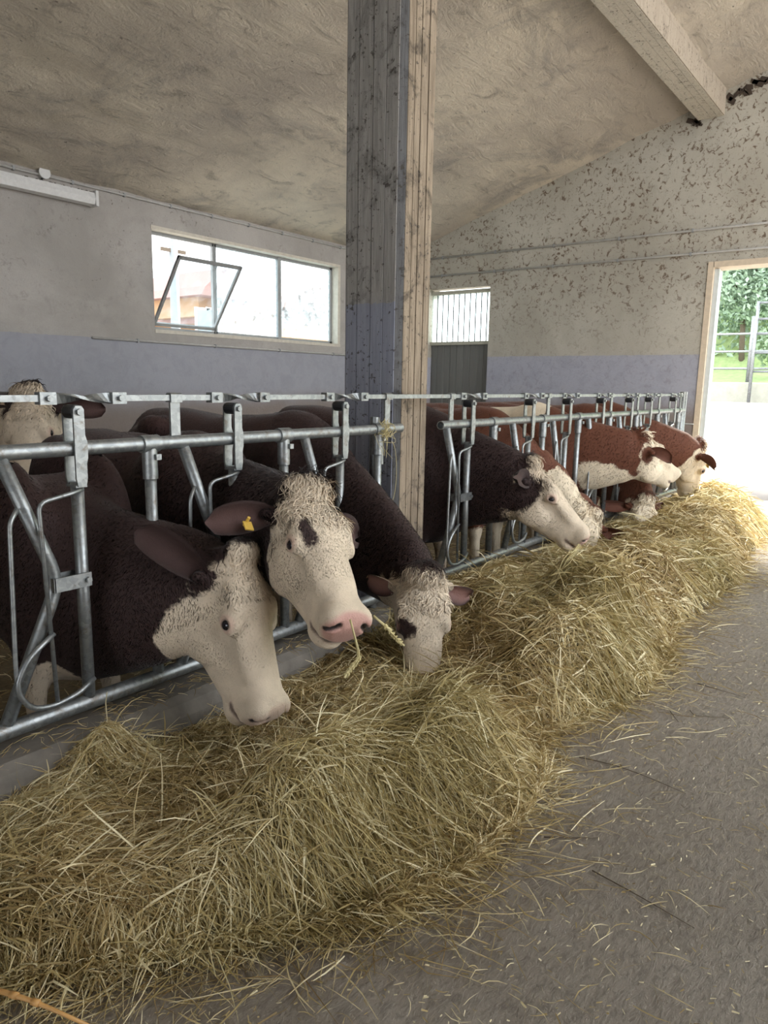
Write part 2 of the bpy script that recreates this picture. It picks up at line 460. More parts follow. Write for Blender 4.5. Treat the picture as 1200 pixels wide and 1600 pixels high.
o = wf.build("wall_front", M['wall_back'], kind='structure'); tag(o, 'unseen plaster wall and posts, opened to let light into the alley', 'wall')

# doorway trim (render reveal + steel door track post)
o = MB().box((XE - 0.012, DY1 - 0.006, 0), (XE + TE + 0.01, DY1 + 0.06, DZ1 + 0.06)).box((XE - 0.012, DY0, DZ1 - 0.006), (XE + TE + 0.01, DY1, DZ1 + 0.06)).build("trim_1", plain("bare_render_reveal", (0.62, 0.52, 0.40), 0.9, 0, 0.2, 20), kind='structure')
tag(o, 'bare ochre render reveal around the big doorway', 'trim')
o = MB().box((XE + 0.10, DY1 - 0.035, 0), (XE + TE, DY1 - 0.007, DZ1 - 0.01)).box((XE + 0.04, DY1 - 0.06, 0), (XE + 0.075, DY1 - 0.008, DZ1 - 0.02)).build("trim_2", plain("pale_door_post", (0.62, 0.68, 0.70), 0.55, 0.3, 0.15, 20), kind='structure')
tag(o, 'pale grey steel jamb post of the doorway', 'trim')

# pillar with formwork-board strips
PX0, PX1, PY0, PY1 = 3.06, 3.345, 2.262, 2.652
ztop = 4.42
ch = 0.028
pil = MB().prism([(PX0 + ch, PY0), (PX1 - ch, PY0), (PX1, PY0 + ch), (PX1, PY1 - ch), (PX1 - ch, PY1), (PX0 + ch, PY1), (PX0, PY1 - ch), (PX0, PY0 + ch)], 2, -0.12, ztop)
pil = pil.build("pillar", M['pillar_core'], kind='structure', origin=(PX0 + 0.14, PY0 + 0.2, 0))
tag(pil, 'square board-marked concrete pillar, lavender paint on its shaded side', 'pillar')
def strips(a0, a1, n, mk, mat, parent, name, joints=()):
    cuts = [a0] + [a0 + (a1 - a0) * (i + random.uniform(-0.12, 0.12)) / n for i in range(1, n)] + [a1]
    for i in range(n):
        mk(cuts[i] + 0.0012, cuts[i + 1] - 0.0012, random.uniform(0.003, 0.010)).build(name, mat, parent)
strips(PY0 + ch, PY1 - ch, 4, lambda a, b, d: MB().prism([(PX0 + 0.002, a), (PX0 - d, a + 0.0015), (PX0 - d, b - 0.0015), (PX0 + 0.002, b)], 2, -0.1, ztop), M['pillar_side'], pil, "board_strip")
strips(PX0 + ch, PX1 - ch, 4, lambda a, b, d: MB().prism([(a, PY0 + 0.002), (a + 0.0015, PY0 - d), (b - 0.0015, PY0 - d), (b, PY0 + 0.002)], 2, -0.1, ztop), M['pillar_front'], pil, "board_strip")
# beam along the barn, on the pillar
BY0, BY1, BZ = 2.37, 2.655, 4.40
beam = MB().box((X0, BY0, BZ), (XE + 0.1, BY1, BZ + 0.45)).build("beam", M['beam'], kind='structure', origin=(2, BY0, BZ))
tag(beam, 'pale board-marked concrete beam under the sloping ceiling', 'beam')
strips(BY0 + 0.004, BY1 - 0.004, 4, lambda a, b, d: MB().prism([(a, BZ + 0.002), (b, BZ + 0.002), (b - 0.001, BZ - d * 0.7), (a + 0.001, BZ - d * 0.7)], 0, 3.5, XE - 0.02), M['beam'], beam, "board_strip")
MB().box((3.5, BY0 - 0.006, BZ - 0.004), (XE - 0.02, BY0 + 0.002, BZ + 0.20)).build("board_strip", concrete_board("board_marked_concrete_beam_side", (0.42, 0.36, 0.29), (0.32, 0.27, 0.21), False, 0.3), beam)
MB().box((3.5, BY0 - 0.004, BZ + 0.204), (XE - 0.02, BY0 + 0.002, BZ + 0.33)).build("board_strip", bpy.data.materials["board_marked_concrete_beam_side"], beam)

# ---- window strip in the back wall
w1 = thing("window_1", (WX0, YB + 0.12, WZ0), 'three-light steel window strip with one sash tilted in', 'window', kind='structure')
fy0, fy1 = YB + 0.11, YB + 0.15
xm1, xm2 = 5.86, 6.93
fr = MB()
for a, b in (((WX0, fy0, WZ0), (WX0 + 0.03, fy1, WZ1)), ((WX1 - 0.045, fy0, WZ0), (WX1, fy1, WZ1)), ((WX0, fy0, WZ0), (WX1, fy1, WZ0 + 0.04)), ((WX0, fy0, WZ1 - 0.04), (WX1, fy1, WZ1)), ((xm2 - 0.03, fy0 - 0.01, WZ0), (xm2 + 0.03, fy1, WZ1)), ((xm1 - 0.028, fy0, WZ0), (xm1 - 0.006, fy1, WZ1)), ((xm1 + 0.006, fy0, WZ0), (xm1 + 0.028, fy1, WZ1))):
    fr.box(a, b)
fr.build("window_frame", M['winframe'], w1)
MB().box((xm1 + 0.028, YB + 0.128, WZ0 + 0.04), (xm2 - 0.03, YB + 0.134, WZ1 - 0.04)).build("pane", M['glass_frost'], w1)
pan = MB()
nrib = 26
for i in range(nrib):
    z0 = WZ0 + 0.05 + (WZ1 - WZ0 - 0.095) * i / nrib; z1 = WZ0 + 0.05 + (WZ1 - WZ0 - 0.095) * (i + 1) / nrib
    pan.prism([(YB + 0.124, z0), (YB + 0.136, z0 + 0.003), (YB + 0.136, z1 - 0.003), (YB + 0.124, z1)], 0, xm2 + 0.03, WX1 - 0.045)
pan.build("pane", M['glass_ribbed'], w1)
# tilted-in hopper sash, hinged at its foot
hz, hy = WZ0 + 0.055, YB + 0.09
tilt = math.radians(36)
sh = 0.86
sdir = Vector((0, -math.sin(tilt), math.cos(tilt))); snrm = Vector((0, math.cos(tilt), math.sin(tilt)))
A = Vector((WX0 + 0.03, hy, hz)); B = Vector((xm1 - 0.03, hy, hz)); ex = Vector((1, 0, 0))
sf = MB()
for c, h in ((A + sdir * sh / 2 + ex * 0.016, (0.016, sh / 2, 0.014)), (B + sdir * sh / 2 - ex * 0.016, (0.016, sh / 2, 0.014)), ((A + B) / 2 + sdir * 0.018, ((B - A).length / 2, 0.018, 0.014)), ((A + B) / 2 + sdir * (sh - 0.018), ((B - A).length / 2, 0.018, 0.014))):
    sf.cbox(c, (ex, sdir, snrm), h)
sash = sf.build("tilted_sash", M['winframe'], w1)
MB().cbox((A + B) / 2 + sdir * sh / 2, (ex, sdir, snrm), ((B - A).length / 2 - 0.03, sh / 2 - 0.035, 0.002)).build("pane", M['glass_clear'], sash)
cat = MB().tube([B + sdir * (sh - 0.02) + Vector((-0.35, 0, 0)), B + sdir * (sh - 0.09) + Vector((-0.35, -0.01, 0))], 0.006, 6)
cat.build("catch", M['winframe'], sash)
# reveal lining, sill and the pipe under it
o = MB().box((WX0 - 0.003, YB - 0.008, WZ0 - 0.035), (WX1 + 0.05, YB + 0.109, WZ0 + 0.005)).box((WX1 - 0.006, YB - 0.008, WZ0), (WX1 + 0.045, YB + 0.109, WZ1)).box((WX0 - 0.01, YB - 0.008, WZ1 - 0.006), (WX1 + 0.045, YB + 0.109, WZ1 + 0.03)).build("trim_3", M['sill'], kind='structure')
tag(o, 'pale rendered sill and head of the window strip', 'trim')

# ---- plank door with milky upper light at the back of the end wall
d2 = thing("door_2", (XE + 0.1, EY0, 0), 'grey plank door with milky ribbed upper light', 'door', kind='structure')
nP = 9
pw = (EY1 - EY0) / nP
for i in range(nP):
    y = EY0 + pw * i
    dx = random.uniform(0, 0.01)
    MB().prism([(XE + 0.10 + dx, y + 0.004), (XE + 0.092 + dx, y + 0.012), (XE + 0.092 + dx, y + pw - 0.012), (XE + 0.10 + dx, y + pw - 0.004), (XE + 0.13, y + pw - 0.004), (XE + 0.13, y + 0.004)], 2, -0.05, 1.90).build("plank", M['plank'], d2)
fd = MB().box((XE + 0.06, EY0, 1.895), (XE + 0.15, EY1, 1.945)).box((XE + 0.06, EY0, EZ1 - 0.09), (XE + 0.15, EY1, EZ1 - 0.04))
fd.build("door_rail", plain("sun_bleached_rail", (0.42, 0.41, 0.34), 0.8, 0, 0.2), d2)
nR = 11
pr = MB()
for i in range(nR):
    y0 = EY0 + (EY1 - EY0) * i / nR; y1 = EY0 + (EY1 - EY0) * (i + 1) / nR
    pr.prism([(XE + 0.10, y0), (XE + 0.116, y0 + 0.008), (XE + 0.116, y1 - 0.008), (XE + 0.10, y1), (XE + 0.104, y1), (XE + 0.12, y1 - 0.006), (XE + 0.12, y0 + 0.006), (XE + 0.104, y0)], 2, 1.945, EZ1 - 0.09)
pr.build("pane", M['glass_ribbed'], d2)
bd = MB()
for i in range(1, nR):
    y0 = EY0 + (EY1 - EY0) * i / nR
    bd.box((XE + 0.099, y0 - 0.008, 1.945), (XE + 0.107, y0 + 0.008, EZ1 - 0.09))
bd.build("sheet_rib", plain("translucent_rib", (0.16, 0.19, 0.20), 0.6, 0, 0.1), d2, kind='stuff')
# dark gap where the plaster broke away beside the beam
bk = MB()
for i in range(14):
    y = 1.93 + 0.40 * i / 13 + random.uniform(-0.02, 0.02); z = ceil_z(y) - 0.05 - random.random() * 0.10
    h = random.uniform(0.02, 0.045)
    bk.cbox((XE - 0.006, y, z), (Vector((1, 0, 0)), Vector((0, 1, random.uniform(-1, 1))), Vector((0, random.uniform(-1, 1), 1))), (0.008, h, h * 0.7))
for i in range(8):
    bk.cbox((XE - 0.006, 2.66 + random.uniform(-0.05, 0.10), BZ + random.uniform(-0.06, 0.03)), (Vector((1, 0, 0)), Vector((0, 1, 0.4)), Vector((0, -0.4, 1))), (0.008, random.uniform(0.012, 0.04), random.uniform(0.01, 0.03)))
o = bk.build("cobweb_clump", plain("dusty_cobweb", (0.055, 0.04, 0.03), 1.0, 0, 0.4)); tag(o, 'dark clump of dusty cobweb where the beam meets the end wall', 'cobweb', kind='stuff')

# ---- conduits, junction box, tube lamp
def conduit(name, pts, label, r=0.011, clips=7):
    t = thing(name, pts[0], label, 'conduit')
    MB().tube(pts, r, 8).build("pipe", M['conduit'], t, smooth=True)
    a, b = Vector(pts[0]), Vector(pts[-1])
    for i in range(clips):
        p = a.lerp(b, (i + 0.5) / clips); d = (b - a).normalized()
        MB().cbox(p, (d, d.cross(Vector((0, 0, 1))).normalized(), Vector((0, 0, 1))), (0.010, r * 1.35, r * 1.5)).build("clip", M['winframe'], t)
    return t
conduit("conduit", [(2.6, YB - 0.016, 3.18), (8.3, YB - 0.016, 3.18)], 'thin grey conduit running along the top of the back wall', 0.012, 10)
conduit("conduit", [(4.15, YB - 0.016, 1.712), (8.4, YB - 0.016, 1.70)], 'thin pipe running under the window sill', 0.013, 4)
conduit("conduit", [(XE - 0.016, -1.4, 3.165), (XE - 0.016, 6.6, 3.165)], 'upper of the two conduits across the end wall', 0.014, 9)
conduit("conduit", [(XE - 0.016, -1.4, 2.885), (XE - 0.016, 6.6, 2.91)], 'lower of the two conduits across the end wall', 0.013, 9)
jb = thing("junction_box", (3.735, YB - 0.03, 3.20), 'round grey junction box on the back wall conduit', 'junction box')
MB().tube([(3.735, YB + 0.0, 3.20), (3.735, YB - 0.045, 3.20)], 0.052, 20).build("box_body", M['conduit'], jb)
MB().tube([(3.735, YB - 0.045, 3.20), (3.735, YB - 0.055, 3.20)], 0.056, 20).build("box_lid", M['lamp'], jb)
MB().tube([(3.72, YB - 0.02, 3.15), (3.715, YB - 0.03, 3.05)], 0.008, 6).build("drop_cable", M['rubber'], jb)
tl = thing("tube_lamp", (3.6, YB - 0.05, 3.05), 'dusty white fluorescent tube lamp on the back wall', 'lamp')
MB().box((2.75, YB - 0.05, 3.02), (4.225, YB, 3.125)).build("housing", M['lamp'], tl)
MB().prism([(YB - 0.05, 2.985), (YB - 0.12, 2.995), (YB - 0.14, 3.05), (YB - 0.12, 3.105), (YB - 0.05, 3.12)], 0, 2.76, 4.215).build("diffuser", plain("hazy_diffuser", (0.66, 0.66, 0.66), 0.35, 0, 0.2, 30), tl)
MB().box((4.195, YB - 0.142, 2.983), (4.225, YB - 0.002, 3.126)).build("end_cap", M['lamp'], tl)
lg = MB()
for i in range(60):
    lg.cbox((random.uniform(2.9, 4.2), YB - 0.06 - random.random() * 0.05, 3.112 - 0.003), (Vector((1, 0.3, 0)), Vector((0, 1, 0)), Vector((0, 0, 1))), (random.uniform(0.004, 0.012), 0.005, 0.006))
lg.build("dust_lump", plain("lamp_dust", (0.10, 0.085, 0.07), 1), tl, kind='stuff')

# ---- concrete curb of the feed trough
cur = MB().prism([(2.04, -0.1), (2.33, -0.1), (2.33, 0.14), (2.10, 0.155), (2.065, 0.135), (2.045, 0.09)], 0, X0, 8.35).build("trough_curb", M['curb'])
tag(cur, 'low worn concrete curb under the feed barrier', 'curb', kind='structure')

# ================================================================== FEED BARRIER
BYP = 2.18
ZT, ZB, ZR = 1.078, 0.215, 1.237
def bp(x, z, dy=0.0): return (x, BYP + dy, z)
def open_tube(x0, x1, z, r, openend):
    s = MB(); n = 14
    s.tube([bp(x0, z), bp(x1, z)], r, n, cap=False)
    for x, d in ((x0, 1), (x1, -1)):
        a = [bp(x, z), bp(x + d * 0.05, z)]
        s.tube(a, r * 0.84, n, cap=False)
        V = []
        for rr in (r, r * 0.84):
            for k in range(n):
                t = 2 * math.pi * k / n; V.append((x, BYP + rr * math.cos(t), z + rr * math.sin(t)))
        s.add(V, [(k, (k + 1) % n, n + (k + 1) % n, n + k) for k in range(n)])
        s.add([(x + d * 0.05, BYP + r * 0.84 * math.cos(2 * math.pi * k / n), z + r * 0.84 * math.sin(2 * math.pi * k / n)) for k in range(n)], [tuple(range(n))])
    return s
def feed_place(pan, h, t):
    """one locking head gate: hook post at x=h, fixed tee post at x=t"""
    ps = MB().tube([bp(h, 0.97), bp(h, ZB)], 0.0205, 12).build("post", M['steel'], pan, smooth=True)
    br = MB()
    for s in (-1, 1):
        y = BYP + s * 0.031
        br.prism([(h - 0.018, 1.203), (h - 0.010, 1.214), (h + 0.010, 1.214), (h + 0.018, 1.203), (h + 0.018, 1.12), (h + 0.024, 1.10), (h + 0.024, 1.05), (h + 0.019, 1.03), (h + 0.019, 0.985), (h + 0.014, 0.958), (h - 0.014, 0.958), (h - 0.019, 0.985)], 1, y - 0.004, y + 0.004)
    br.box((h - 0.02, BYP - 0.03, 0.955), (h + 0.018, BYP + 0.03, 0.962))
    b = br.build("lock_bracket", M['steel'], pan)
    MB().tube([bp(h, 1.195, -0.027), bp(h, 1.195, 0.027)], 0.0225, 14).build("roller", M['rubber'], b, smooth=False)
    MB().tube([bp(h, 1.195, -0.046), bp(h, 1.195, -0.034)], 0.011, 6).build("bolt", M['steel'], b)
    # fixed post with tee clamp
    MB().tube([bp(t, 1.06), bp(t, ZB)], 0.0205, 12).build("post", M['steel'], pan, smooth=True)
    c = MB().tube([bp(t - 0.034, ZT), bp(t + 0.034, ZT)], 0.031, 14).tube([bp(t, ZT), bp(t, 0.955)], 0.0265, 14)
    c.cbox(bp(t + 0.012, ZT - 0.045, -0.032), ((1, 0, 0), (0, 1, 0), (0, 0, 1)), (0.010, 0.006, 0.010))
    smooth_by_angle(c.build("tee_clamp", M['steel'], pan))
    # bent swing bar and the strap that hangs it
    MB().tube(round_path([bp(h - 0.235, 1.06), bp(h - 0.082, 0.655), bp(h - 0.275, ZB + 0.02)], 0.07), 0.0215, 12).build("swing_bar", M['steel'], pan, smooth=True)
    st = MB().box((h - 0.112, BYP - 0.034, 0.628), (h + 0.014, BYP - 0.028, 0.674)).box((h - 0.112, BYP + 0.028, 0.628), (h + 0.014, BYP + 0.034, 0.674))
    st.box((h - 0.114, BYP - 0.034, 0.628), (h - 0.108, BYP + 0.034, 0.674))
    st.tube([bp(h, 0.651, -0.046), bp(h, 0.651, 0.04)], 0.010, 6)
    st.build("pivot_strap", M['steel'], pan)
    d = -0.036
    MB().tube(round_path([bp(h + 0.006, 0.948, -0.022), bp(h - 0.03, 0.942, d), bp(h - 0.148, 0.922, d), bp(h - 0.128, 0.262, d)], 0.03), 0.0072, 8).build("guard_rod", M['steel'], pan, smooth=True)
    MB().tube(round_path([bp(h - 0.205, 0.91, d * 0.6), bp(h - 0.238, 0.872, d), bp(h - 0.252, 0.42, d), bp(h - 0.25, 0.33, d)], 0.03), 0.0072, 8).build("guard_rod", M['steel'], pan, smooth=True)
    MB().tube(round_path([bp(h - 0.125, 0.50, d), bp(h - 0.22, 0.44, d - .006), bp(h - 0.262, 0.36, d - .008), bp(h - 0.22, 0.278, d - .006), bp(h - 0.14, 0.258, d), bp(h - 0.05, 0.275, d), bp(h + 0.012, 0.30, -0.018)], 0.06), 0.0088, 8).build("loop_rod", M['steel'], pan, smooth=True)
def barrier(name, x0, x1, places, label):
    pan = thing(name, ((x0 + x1) / 2, BYP, 0.15), label, 'feed barrier')
    smooth_by_angle(open_tube(x0, x1, ZT, 0.024, True).build("top_tube", M['steel'], pan))
    smooth_by_angle(open_tube(x0, x1 - 0.01, ZB, 0.027, True).build("bottom_tube", M['steel'], pan))
    for h, t in places: feed_place(pan, h, t)
    return pan
near = [(-0.74, -0.47), (-0.09, 0.18), (0.56, 0.83), (1.215, 1.49), (1.868, 2.144), (2.507, 2.79)]
far = [(3.65, 3.955), (4.44, 4.66), (5.05, 5.28), (5.71, 5.93), (6.39, 6.60), (6.92, 7.22), (7.70, 7.93)]
barrier("feed_barrier", -1.3, 2.976, near, 'galvanised tubular feed barrier nearer the viewer, left of the pillar')
pf = barrier("feed_barrier", 3.351, 8.10, far, 'galvanised tubular feed barrier beyond the pillar, running to the doorway')
for x in (8.03, 8.11):
    MB().tube([bp(x, 0.0), bp(x, 1.27)], 0.027, 12).build("end_post", M['steel'], pf, smooth=True)
MB().tube([bp(8.10, 0.93, -0.03), bp(8.10, 0.93, -0.12)], 0.007, 6).build("end_bolt", M['steel'], pf)
ap = thing("anchor_post", (2.83, 2.232, 0), 'short hollow steel anchor post at the pillar foot', 'post')
s = MB().tube([(2.83, 2.232, -0.1), (2.83, 2.232, 1.135)], 0.025, 12, cap=False).tube([(2.83, 2.232, 1.0), (2.83, 2.232, 1.135)], 0.021, 12, cap=False)
s.build("post_tube", M['steel'], ap, smooth=True)
MB().box((2.81, 2.19, 0.90), (2.85, 2.206, 0.99)).build("post_lug", M['steel'], ap)

# locking rail above the barrier
rail = thing("locking_rail", (3.4, BYP, ZR), 'thin square locking rail with twisted links above both feed barriers', 'rail')
links = [h for h, t in near + far]
segs = []; xa = -1.3
for h in links:
    segs.append((xa, h - 0.075)); xa = h + 0.15
segs.append((xa, 8.12))
for a, b in segs:
    MB().box((a, BYP - 0.010, ZR - 0.010), (b, BYP + 0.010, ZR + 0.010)).build("rail_bar", M['steel'], rail)
def twist(x0, x1, a0, a1, w=0.016, t=0.0032, n=10):
    s = MB(); V = []; F = []
    for i in range(n + 1):
        u = i / n; a = a0 + (a1 - a0) * (u * u * (3 - 2 * u)); x = x0 + (x1 - x0) * u
        ww = w * (1 - 0.25 * math.sin(math.pi * u))
        for sy, sz in ((-1, -1), (1, -1), (1, 1), (-1, 1)):
            y, z = sy * t, sz * ww
            V.append((x, BYP + y * math.cos(a) - z * math.sin(a), ZR + y * math.sin(a) + z * math.cos(a)))
    for i in range(n):
        for k in range(4): F.append((i * 4 + k, i * 4 + (k + 1) % 4, i * 4 + 4 + (k + 1) % 4, i * 4 + 4 + k))
    F += [(0, 1, 2, 3), tuple(n * 4 + k for k in (3, 2, 1, 0))]
    return s.add(V, F)
for h in links:
    l = twist(h - 0.10, h + 0.175, 0.0, math.pi, 0.019, 0.005, 16).build("twisted_link", M['steel'], rail)
    for x in (h - 0.085, h + 0.158):
        m = MB().box((x - 0.026, BYP - 0.017, ZR - 0.019), (x + 0.026, BYP + 0.017, ZR + 0.019))
        m.tube([bp(x, ZR, -0.030), bp(x, ZR, 0.022)], 0.010, 6)
        m.build("link_clevis", M['steel'], l)
for x in (0.95, 1.60, 2.86, 3.455, 4.725, 5.95, 6.62, 7.25, 7.97):
    s = MB().box((x - 0.020, BYP - 0.005, ZT + 0.0245), (x + 0.020, BYP + 0.005, ZR + 0.01))
    u = s.build("rail_upright", M['steel'], rail)
    MB().prism([(BYP - 0.016, ZR - 0.016), (BYP + 0.016, ZR - 0.016), (BYP + 0.016, ZR + 0.012), (BYP + 0.008, ZR + 0.018), (BYP - 0.008, ZR + 0.018), (BYP - 0.016, ZR + 0.012)], 0, x - 0.024, x + 0.024).build("rail_saddle", M['rubber'] if x < 1.0 else M['steel'], u)

# ================================================================== OUTSIDE
M['yard'] = plain("bright_yard_concrete", (0.46, 0.425, 0.395), 0.8, 0, 0.3, 3.0, 0.6)
M['grass'] = plain("meadow_grass", (0.24, 0.32, 0.13), 0.9, 0, 0.5, 6, 0.8)
M['lwall'] = plain("mossy_concrete_wall", (0.36, 0.36, 0.30), 0.9, 0, 0.35, 5, 0.5)
M['leaf'] = plain("leaf_green", (0.24, 0.33, 0.20), 0.8, 0, 0.5, 9, 0.5)
M['leaf2'] = plain("bluish_leaf_green", (0.30, 0.40, 0.29), 0.8, 0, 0.5, 9, 0.5)
M['bark'] = plain("bark", (0.13, 0.10, 0.075), 0.9)
# yard ramps up from the doorway to the low wall
WXO = 20.0
yz = lambda x: 0.0 if x < XE else 1.05 * (x - XE) / (WXO - XE)
V, F = grid_sheet(np.linspace(XE + 0.02, 60, 24), np.linspace(-30, 13, 18), lambda X, Y: np.minimum(1.05 * (X - XE) / (WXO - XE), 1.05) - 0.32, 0.31)
o = bpy.data.objects.new("ground_yard", flat_mesh("ground_yard", V, F, M['yard'])); COL.objects.link(o)
tag(o, 'bright concrete yard rising outside the doorway', 'yard', kind='structure')
o = MB().box((-40, -60, -0.40), (XE + 0.3, Y0 - 0.2, -0.05)).build("ground_front", M['yard'], kind='structure')
tag(o, 'concrete yard along the alley side opened for light', 'yard')
# unseen ground on the window side, grey to keep green bounce off the ceiling
o = MB().box((-40, YB + T, -0.5), (XE + 30, 60, -0.3)).build("ground_back", plain('neutral_bounce_ground', (0.32, 0.31, 0.29), 0.9), kind='structure'); tag(o, 'unseen ground behind the barn, made grey to stop green bounce light', 'ground')
# grassy slope behind the wall
def hill(X, Y):
    d = np.maximum(X - (WXO + 0.2), 0)
    return 1.40 + 0.10 * d + np.maximum(d - 4.0, 0) * 0.8 + 0.5 * (vnoise2(X * 0.4, Y * 0.4, 8) - 0.5)
V, F = grid_sheet(np.linspace(WXO + 0.15, 55, 60), np.linspace(-30, 11, 60), hill, -1.5)
o = bpy.data.objects.new("ground_hill", flat_mesh("ground_hill", V, F, M['grass'], True)); COL.objects.link(o)
tag(o, 'green bank rising steeply behind the yard wall', 'hill', kind='structure')
o = MB().prism([(WXO - 0.1, 0.2), (WXO + 0.15, 0.2), (WXO + 0.15, 1.46), (WXO + 0.12, 1.49), (WXO - 0.08, 1.49), (WXO - 0.1, 1.46)], 1, -30, 11).build("yard_wall", M['lwall'])
# slope of the wall top follows the bank: built level, capped
tag(o, 'low mossy concrete retaining wall across the yard', 'wall', kind='structure')
# pipe fence on the wall
fence = thing("pipe_fence", (WXO, 4.0, 1.49), 'grey tubular pipe fence on top of the yard wall', 'fence')
for z in (1.83, 2.25, 2.68):
    MB().tube([(WXO + 0.03, -8, z), (WXO + 0.03, 10.5, z)], 0.03, 8).build("pipe", M['steel'], fence, smooth=True)
for y in (-4.0, 0.0, 3.9, 7.8):
    MB().tube([(WXO + 0.03, y, 1.495), (WXO + 0.03, y, 3.1)], 0.06, 8).build("fence_post", M['steel'], fence, smooth=True)
gate = thing("yard_gate", (WXO - 0.25, 3.0, 1.0), 'tall grey tubular yard gate beside the fence post', 'gate')
gx = WXO - 0.28
for z in (1.75, 2.2, 2.65, 3.0, 3.38):
    MB().tube([(gx, 1.2, z), (gx, 3.78, z)], 0.028, 8).build("gate_bar", M['steel'], gate, smooth=True)
for y in (1.2, 3.78):
    MB().tube([(gx, y, 1.0), (gx, y, 3.42)], 0.04, 8).build("gate_stile", M['steel'], gate, smooth=True)
# trees and bushes on the bank
def leaf_cloud(c, r, n, size, squash=1.0):
    c = np.array(c); d = rng.normal(size=(n, 3)); d /= np.linalg.norm(d, axis=1)[:, None]
    rad = rng.random(n) ** 0.35
    lump = 0.75 + 0.5 * vnoise2(d[:, 0] * 3 + 10 + c[0], d[:, 1] * 3 + d[:, 2] * 3 + 10 + c[1], 5)
    P = c + d * (rad * lump)[:, None] * np.array(r)
    a = rng.normal(size=(n, 3)); a /= np.linalg.norm(a, axis=1)[:, None]
    b = np.cross(a, rng.normal(size=(n, 3))); b /= np.linalg.norm(b, axis=1)[:, None]
    s = size * (0.6 + 0.8 * rng.random(n))[:, None]
    V = np.stack([P - a * s, P + b * s * 0.5, P + a * s, P - b * s * 0.5], 1).reshape(-1, 3)
    return V, np.arange(4 * n).reshape(n, 4)
def tree(x, y, h, r, mat, label, name="bushy_tree", n=2600):
    z = float(hill(np.array([x]), np.array([y]))[0])
    t = thing(name, (x, y, z), label, 'tree', group=None)
    tr = MB().tube([(x, y, z - 0.2), (x + 0.05, y + 0.1, z + h * 0.35), (x, y + 0.15, z + h * 0.75)], [0.10 * h / 4, 0.08 * h / 4, 0.03], 7)
    for k in range(5):
        a = k * 1.3; q = Vector((x, y + 0.1, z + h * (0.35 + 0.08 * k)))
        tr.tube([q, q + Vector((math.cos(a) * r * 0.6, math.sin(a) * r * 0.6, h * 0.15))], [0.035, 0.012], 5)
    tr.build("trunk", M['bark'], t, smooth=True)
    V, F = leaf_cloud((0, 0, h * 0.62), (r, r, h * 0.42), int(n * 2.4), 0.085)
    f = bpy.data.objects.new("foliage", flat_mesh("foliage", V, F, mat)); COL.objects.link(f); f.parent = t; f['kind'] = 'stuff'
    return t
tree(24.5, 5.0, 3.6, 1.25, M['leaf2'], 'small bushy tree nearest the door jamb on the bank', n=2200)
tree(28.0, 6.9, 5.6, 1.5, M['leaf'], 'green tree high on the bank, half hidden by the jamb', n=2600)
tree(26.3, 2.0, 4.2, 1.25, M['leaf'], 'darker bushy tree farther along the bank, past the gate', n=2200)
tree(30.0, 3.9, 6.4, 1.5, M['leaf2'], 'tallest bluish tree in the middle of the bank', n=3000)
tree(32.5, 8.6, 7.0, 1.7, M['leaf2'], 'large pale tree at the crest of the bank', n=3000)
tree(31.5, 0.2, 7.0, 1.6, M['leaf2'], 'broad bluish tree at the crest beyond the gate', n=3000)
tree(22.2, 3.7, 1.5, 0.55, M['leaf'], 'small bare-stemmed shrub behind the fence post', "shrub", n=260)

gx_ = 24.5 + 12 * rng.random(11000); gy_ = -4 + 14 * rng.random(11000)
gz_ = hill(gx_, gy_)
Pc = np.stack([gx_, gy_, gz_ + .35 * rng.random(11000)], 1)
aa = rng.normal(size=(11000, 3)); aa /= np.linalg.norm(aa, axis=1)[:, None]; bb = np.cross(aa, rng.normal(size=(11000, 3))); bb /= np.linalg.norm(bb, axis=1)[:, None]
ss = .11 * (.5 + rng.random(11000))[:, None]
ug = bpy.data.objects.new("undergrowth", flat_mesh("undergrowth", np.stack([Pc - aa * ss, Pc + bb * ss * .5, Pc + aa * ss, Pc - bb * ss * .5], 1).reshape(-1, 3), np.arange(4 * 11000).reshape(-1, 4), M['leaf2']))
COL.objects.link(ug); tag(ug, 'dense leafy undergrowth on the steep bank', 'undergrowth', kind='stuff')

# house, pole and sky seen through the window strip
M['hwall'] = plain("ochre_house_wall", (0.40, 0.24, 0.13), 0.9, 0, 0.1)
M['hroof'] = plain("pinkish_tiles", (0.34, 0.19, 0.165), 0.8, 0, 0.2, 8)
M['hwhite'] = plain("white_render", (0.8, 0.8, 0.8), 0.8, 0, 0.1)
HY = 26.0
hp = lambda px, py: at_y(px, py, HY)
q0 = hp(292, 480); q1 = hp(345, 462)
hx0, hx1 = hp(296, 500).x + 2.6, hp(296, 500).x + 10.5
hz0, hz1 = -0.4, hp(300, 487).z
house = thing("house", (hx0, HY, -0.3), 'ochre house with pinkish tiled roof seen through the open sash', 'house')
MB().box((hx0 + 0.5, HY, hz0), (hx1, HY + 8, hz1 - 0.1)).build("house_wall", M['hwall'], house)
rf = MB().prism([(hx0 - 0.4, hz1 - 0.25), (hx0 - 0.4, hz1), (hx0 + 4.9, hz1 + 2.3), (hx1 + 0.8, hz1), (hx1 + 0.8, hz1 - 0.25), (hx0 + 4.9, hz1 + 2.0)], 1, HY - 0.9, HY + 9)
rf.build("house_roof", M['hroof'], house)
u = hp(335, 455)
MB().box((u.x + 0.3, HY + 1.5, hz1), (u.x + 5, HY + 5, hp(330, 440).z - 0.1)).build("upper_wall", M['hwall'], house)
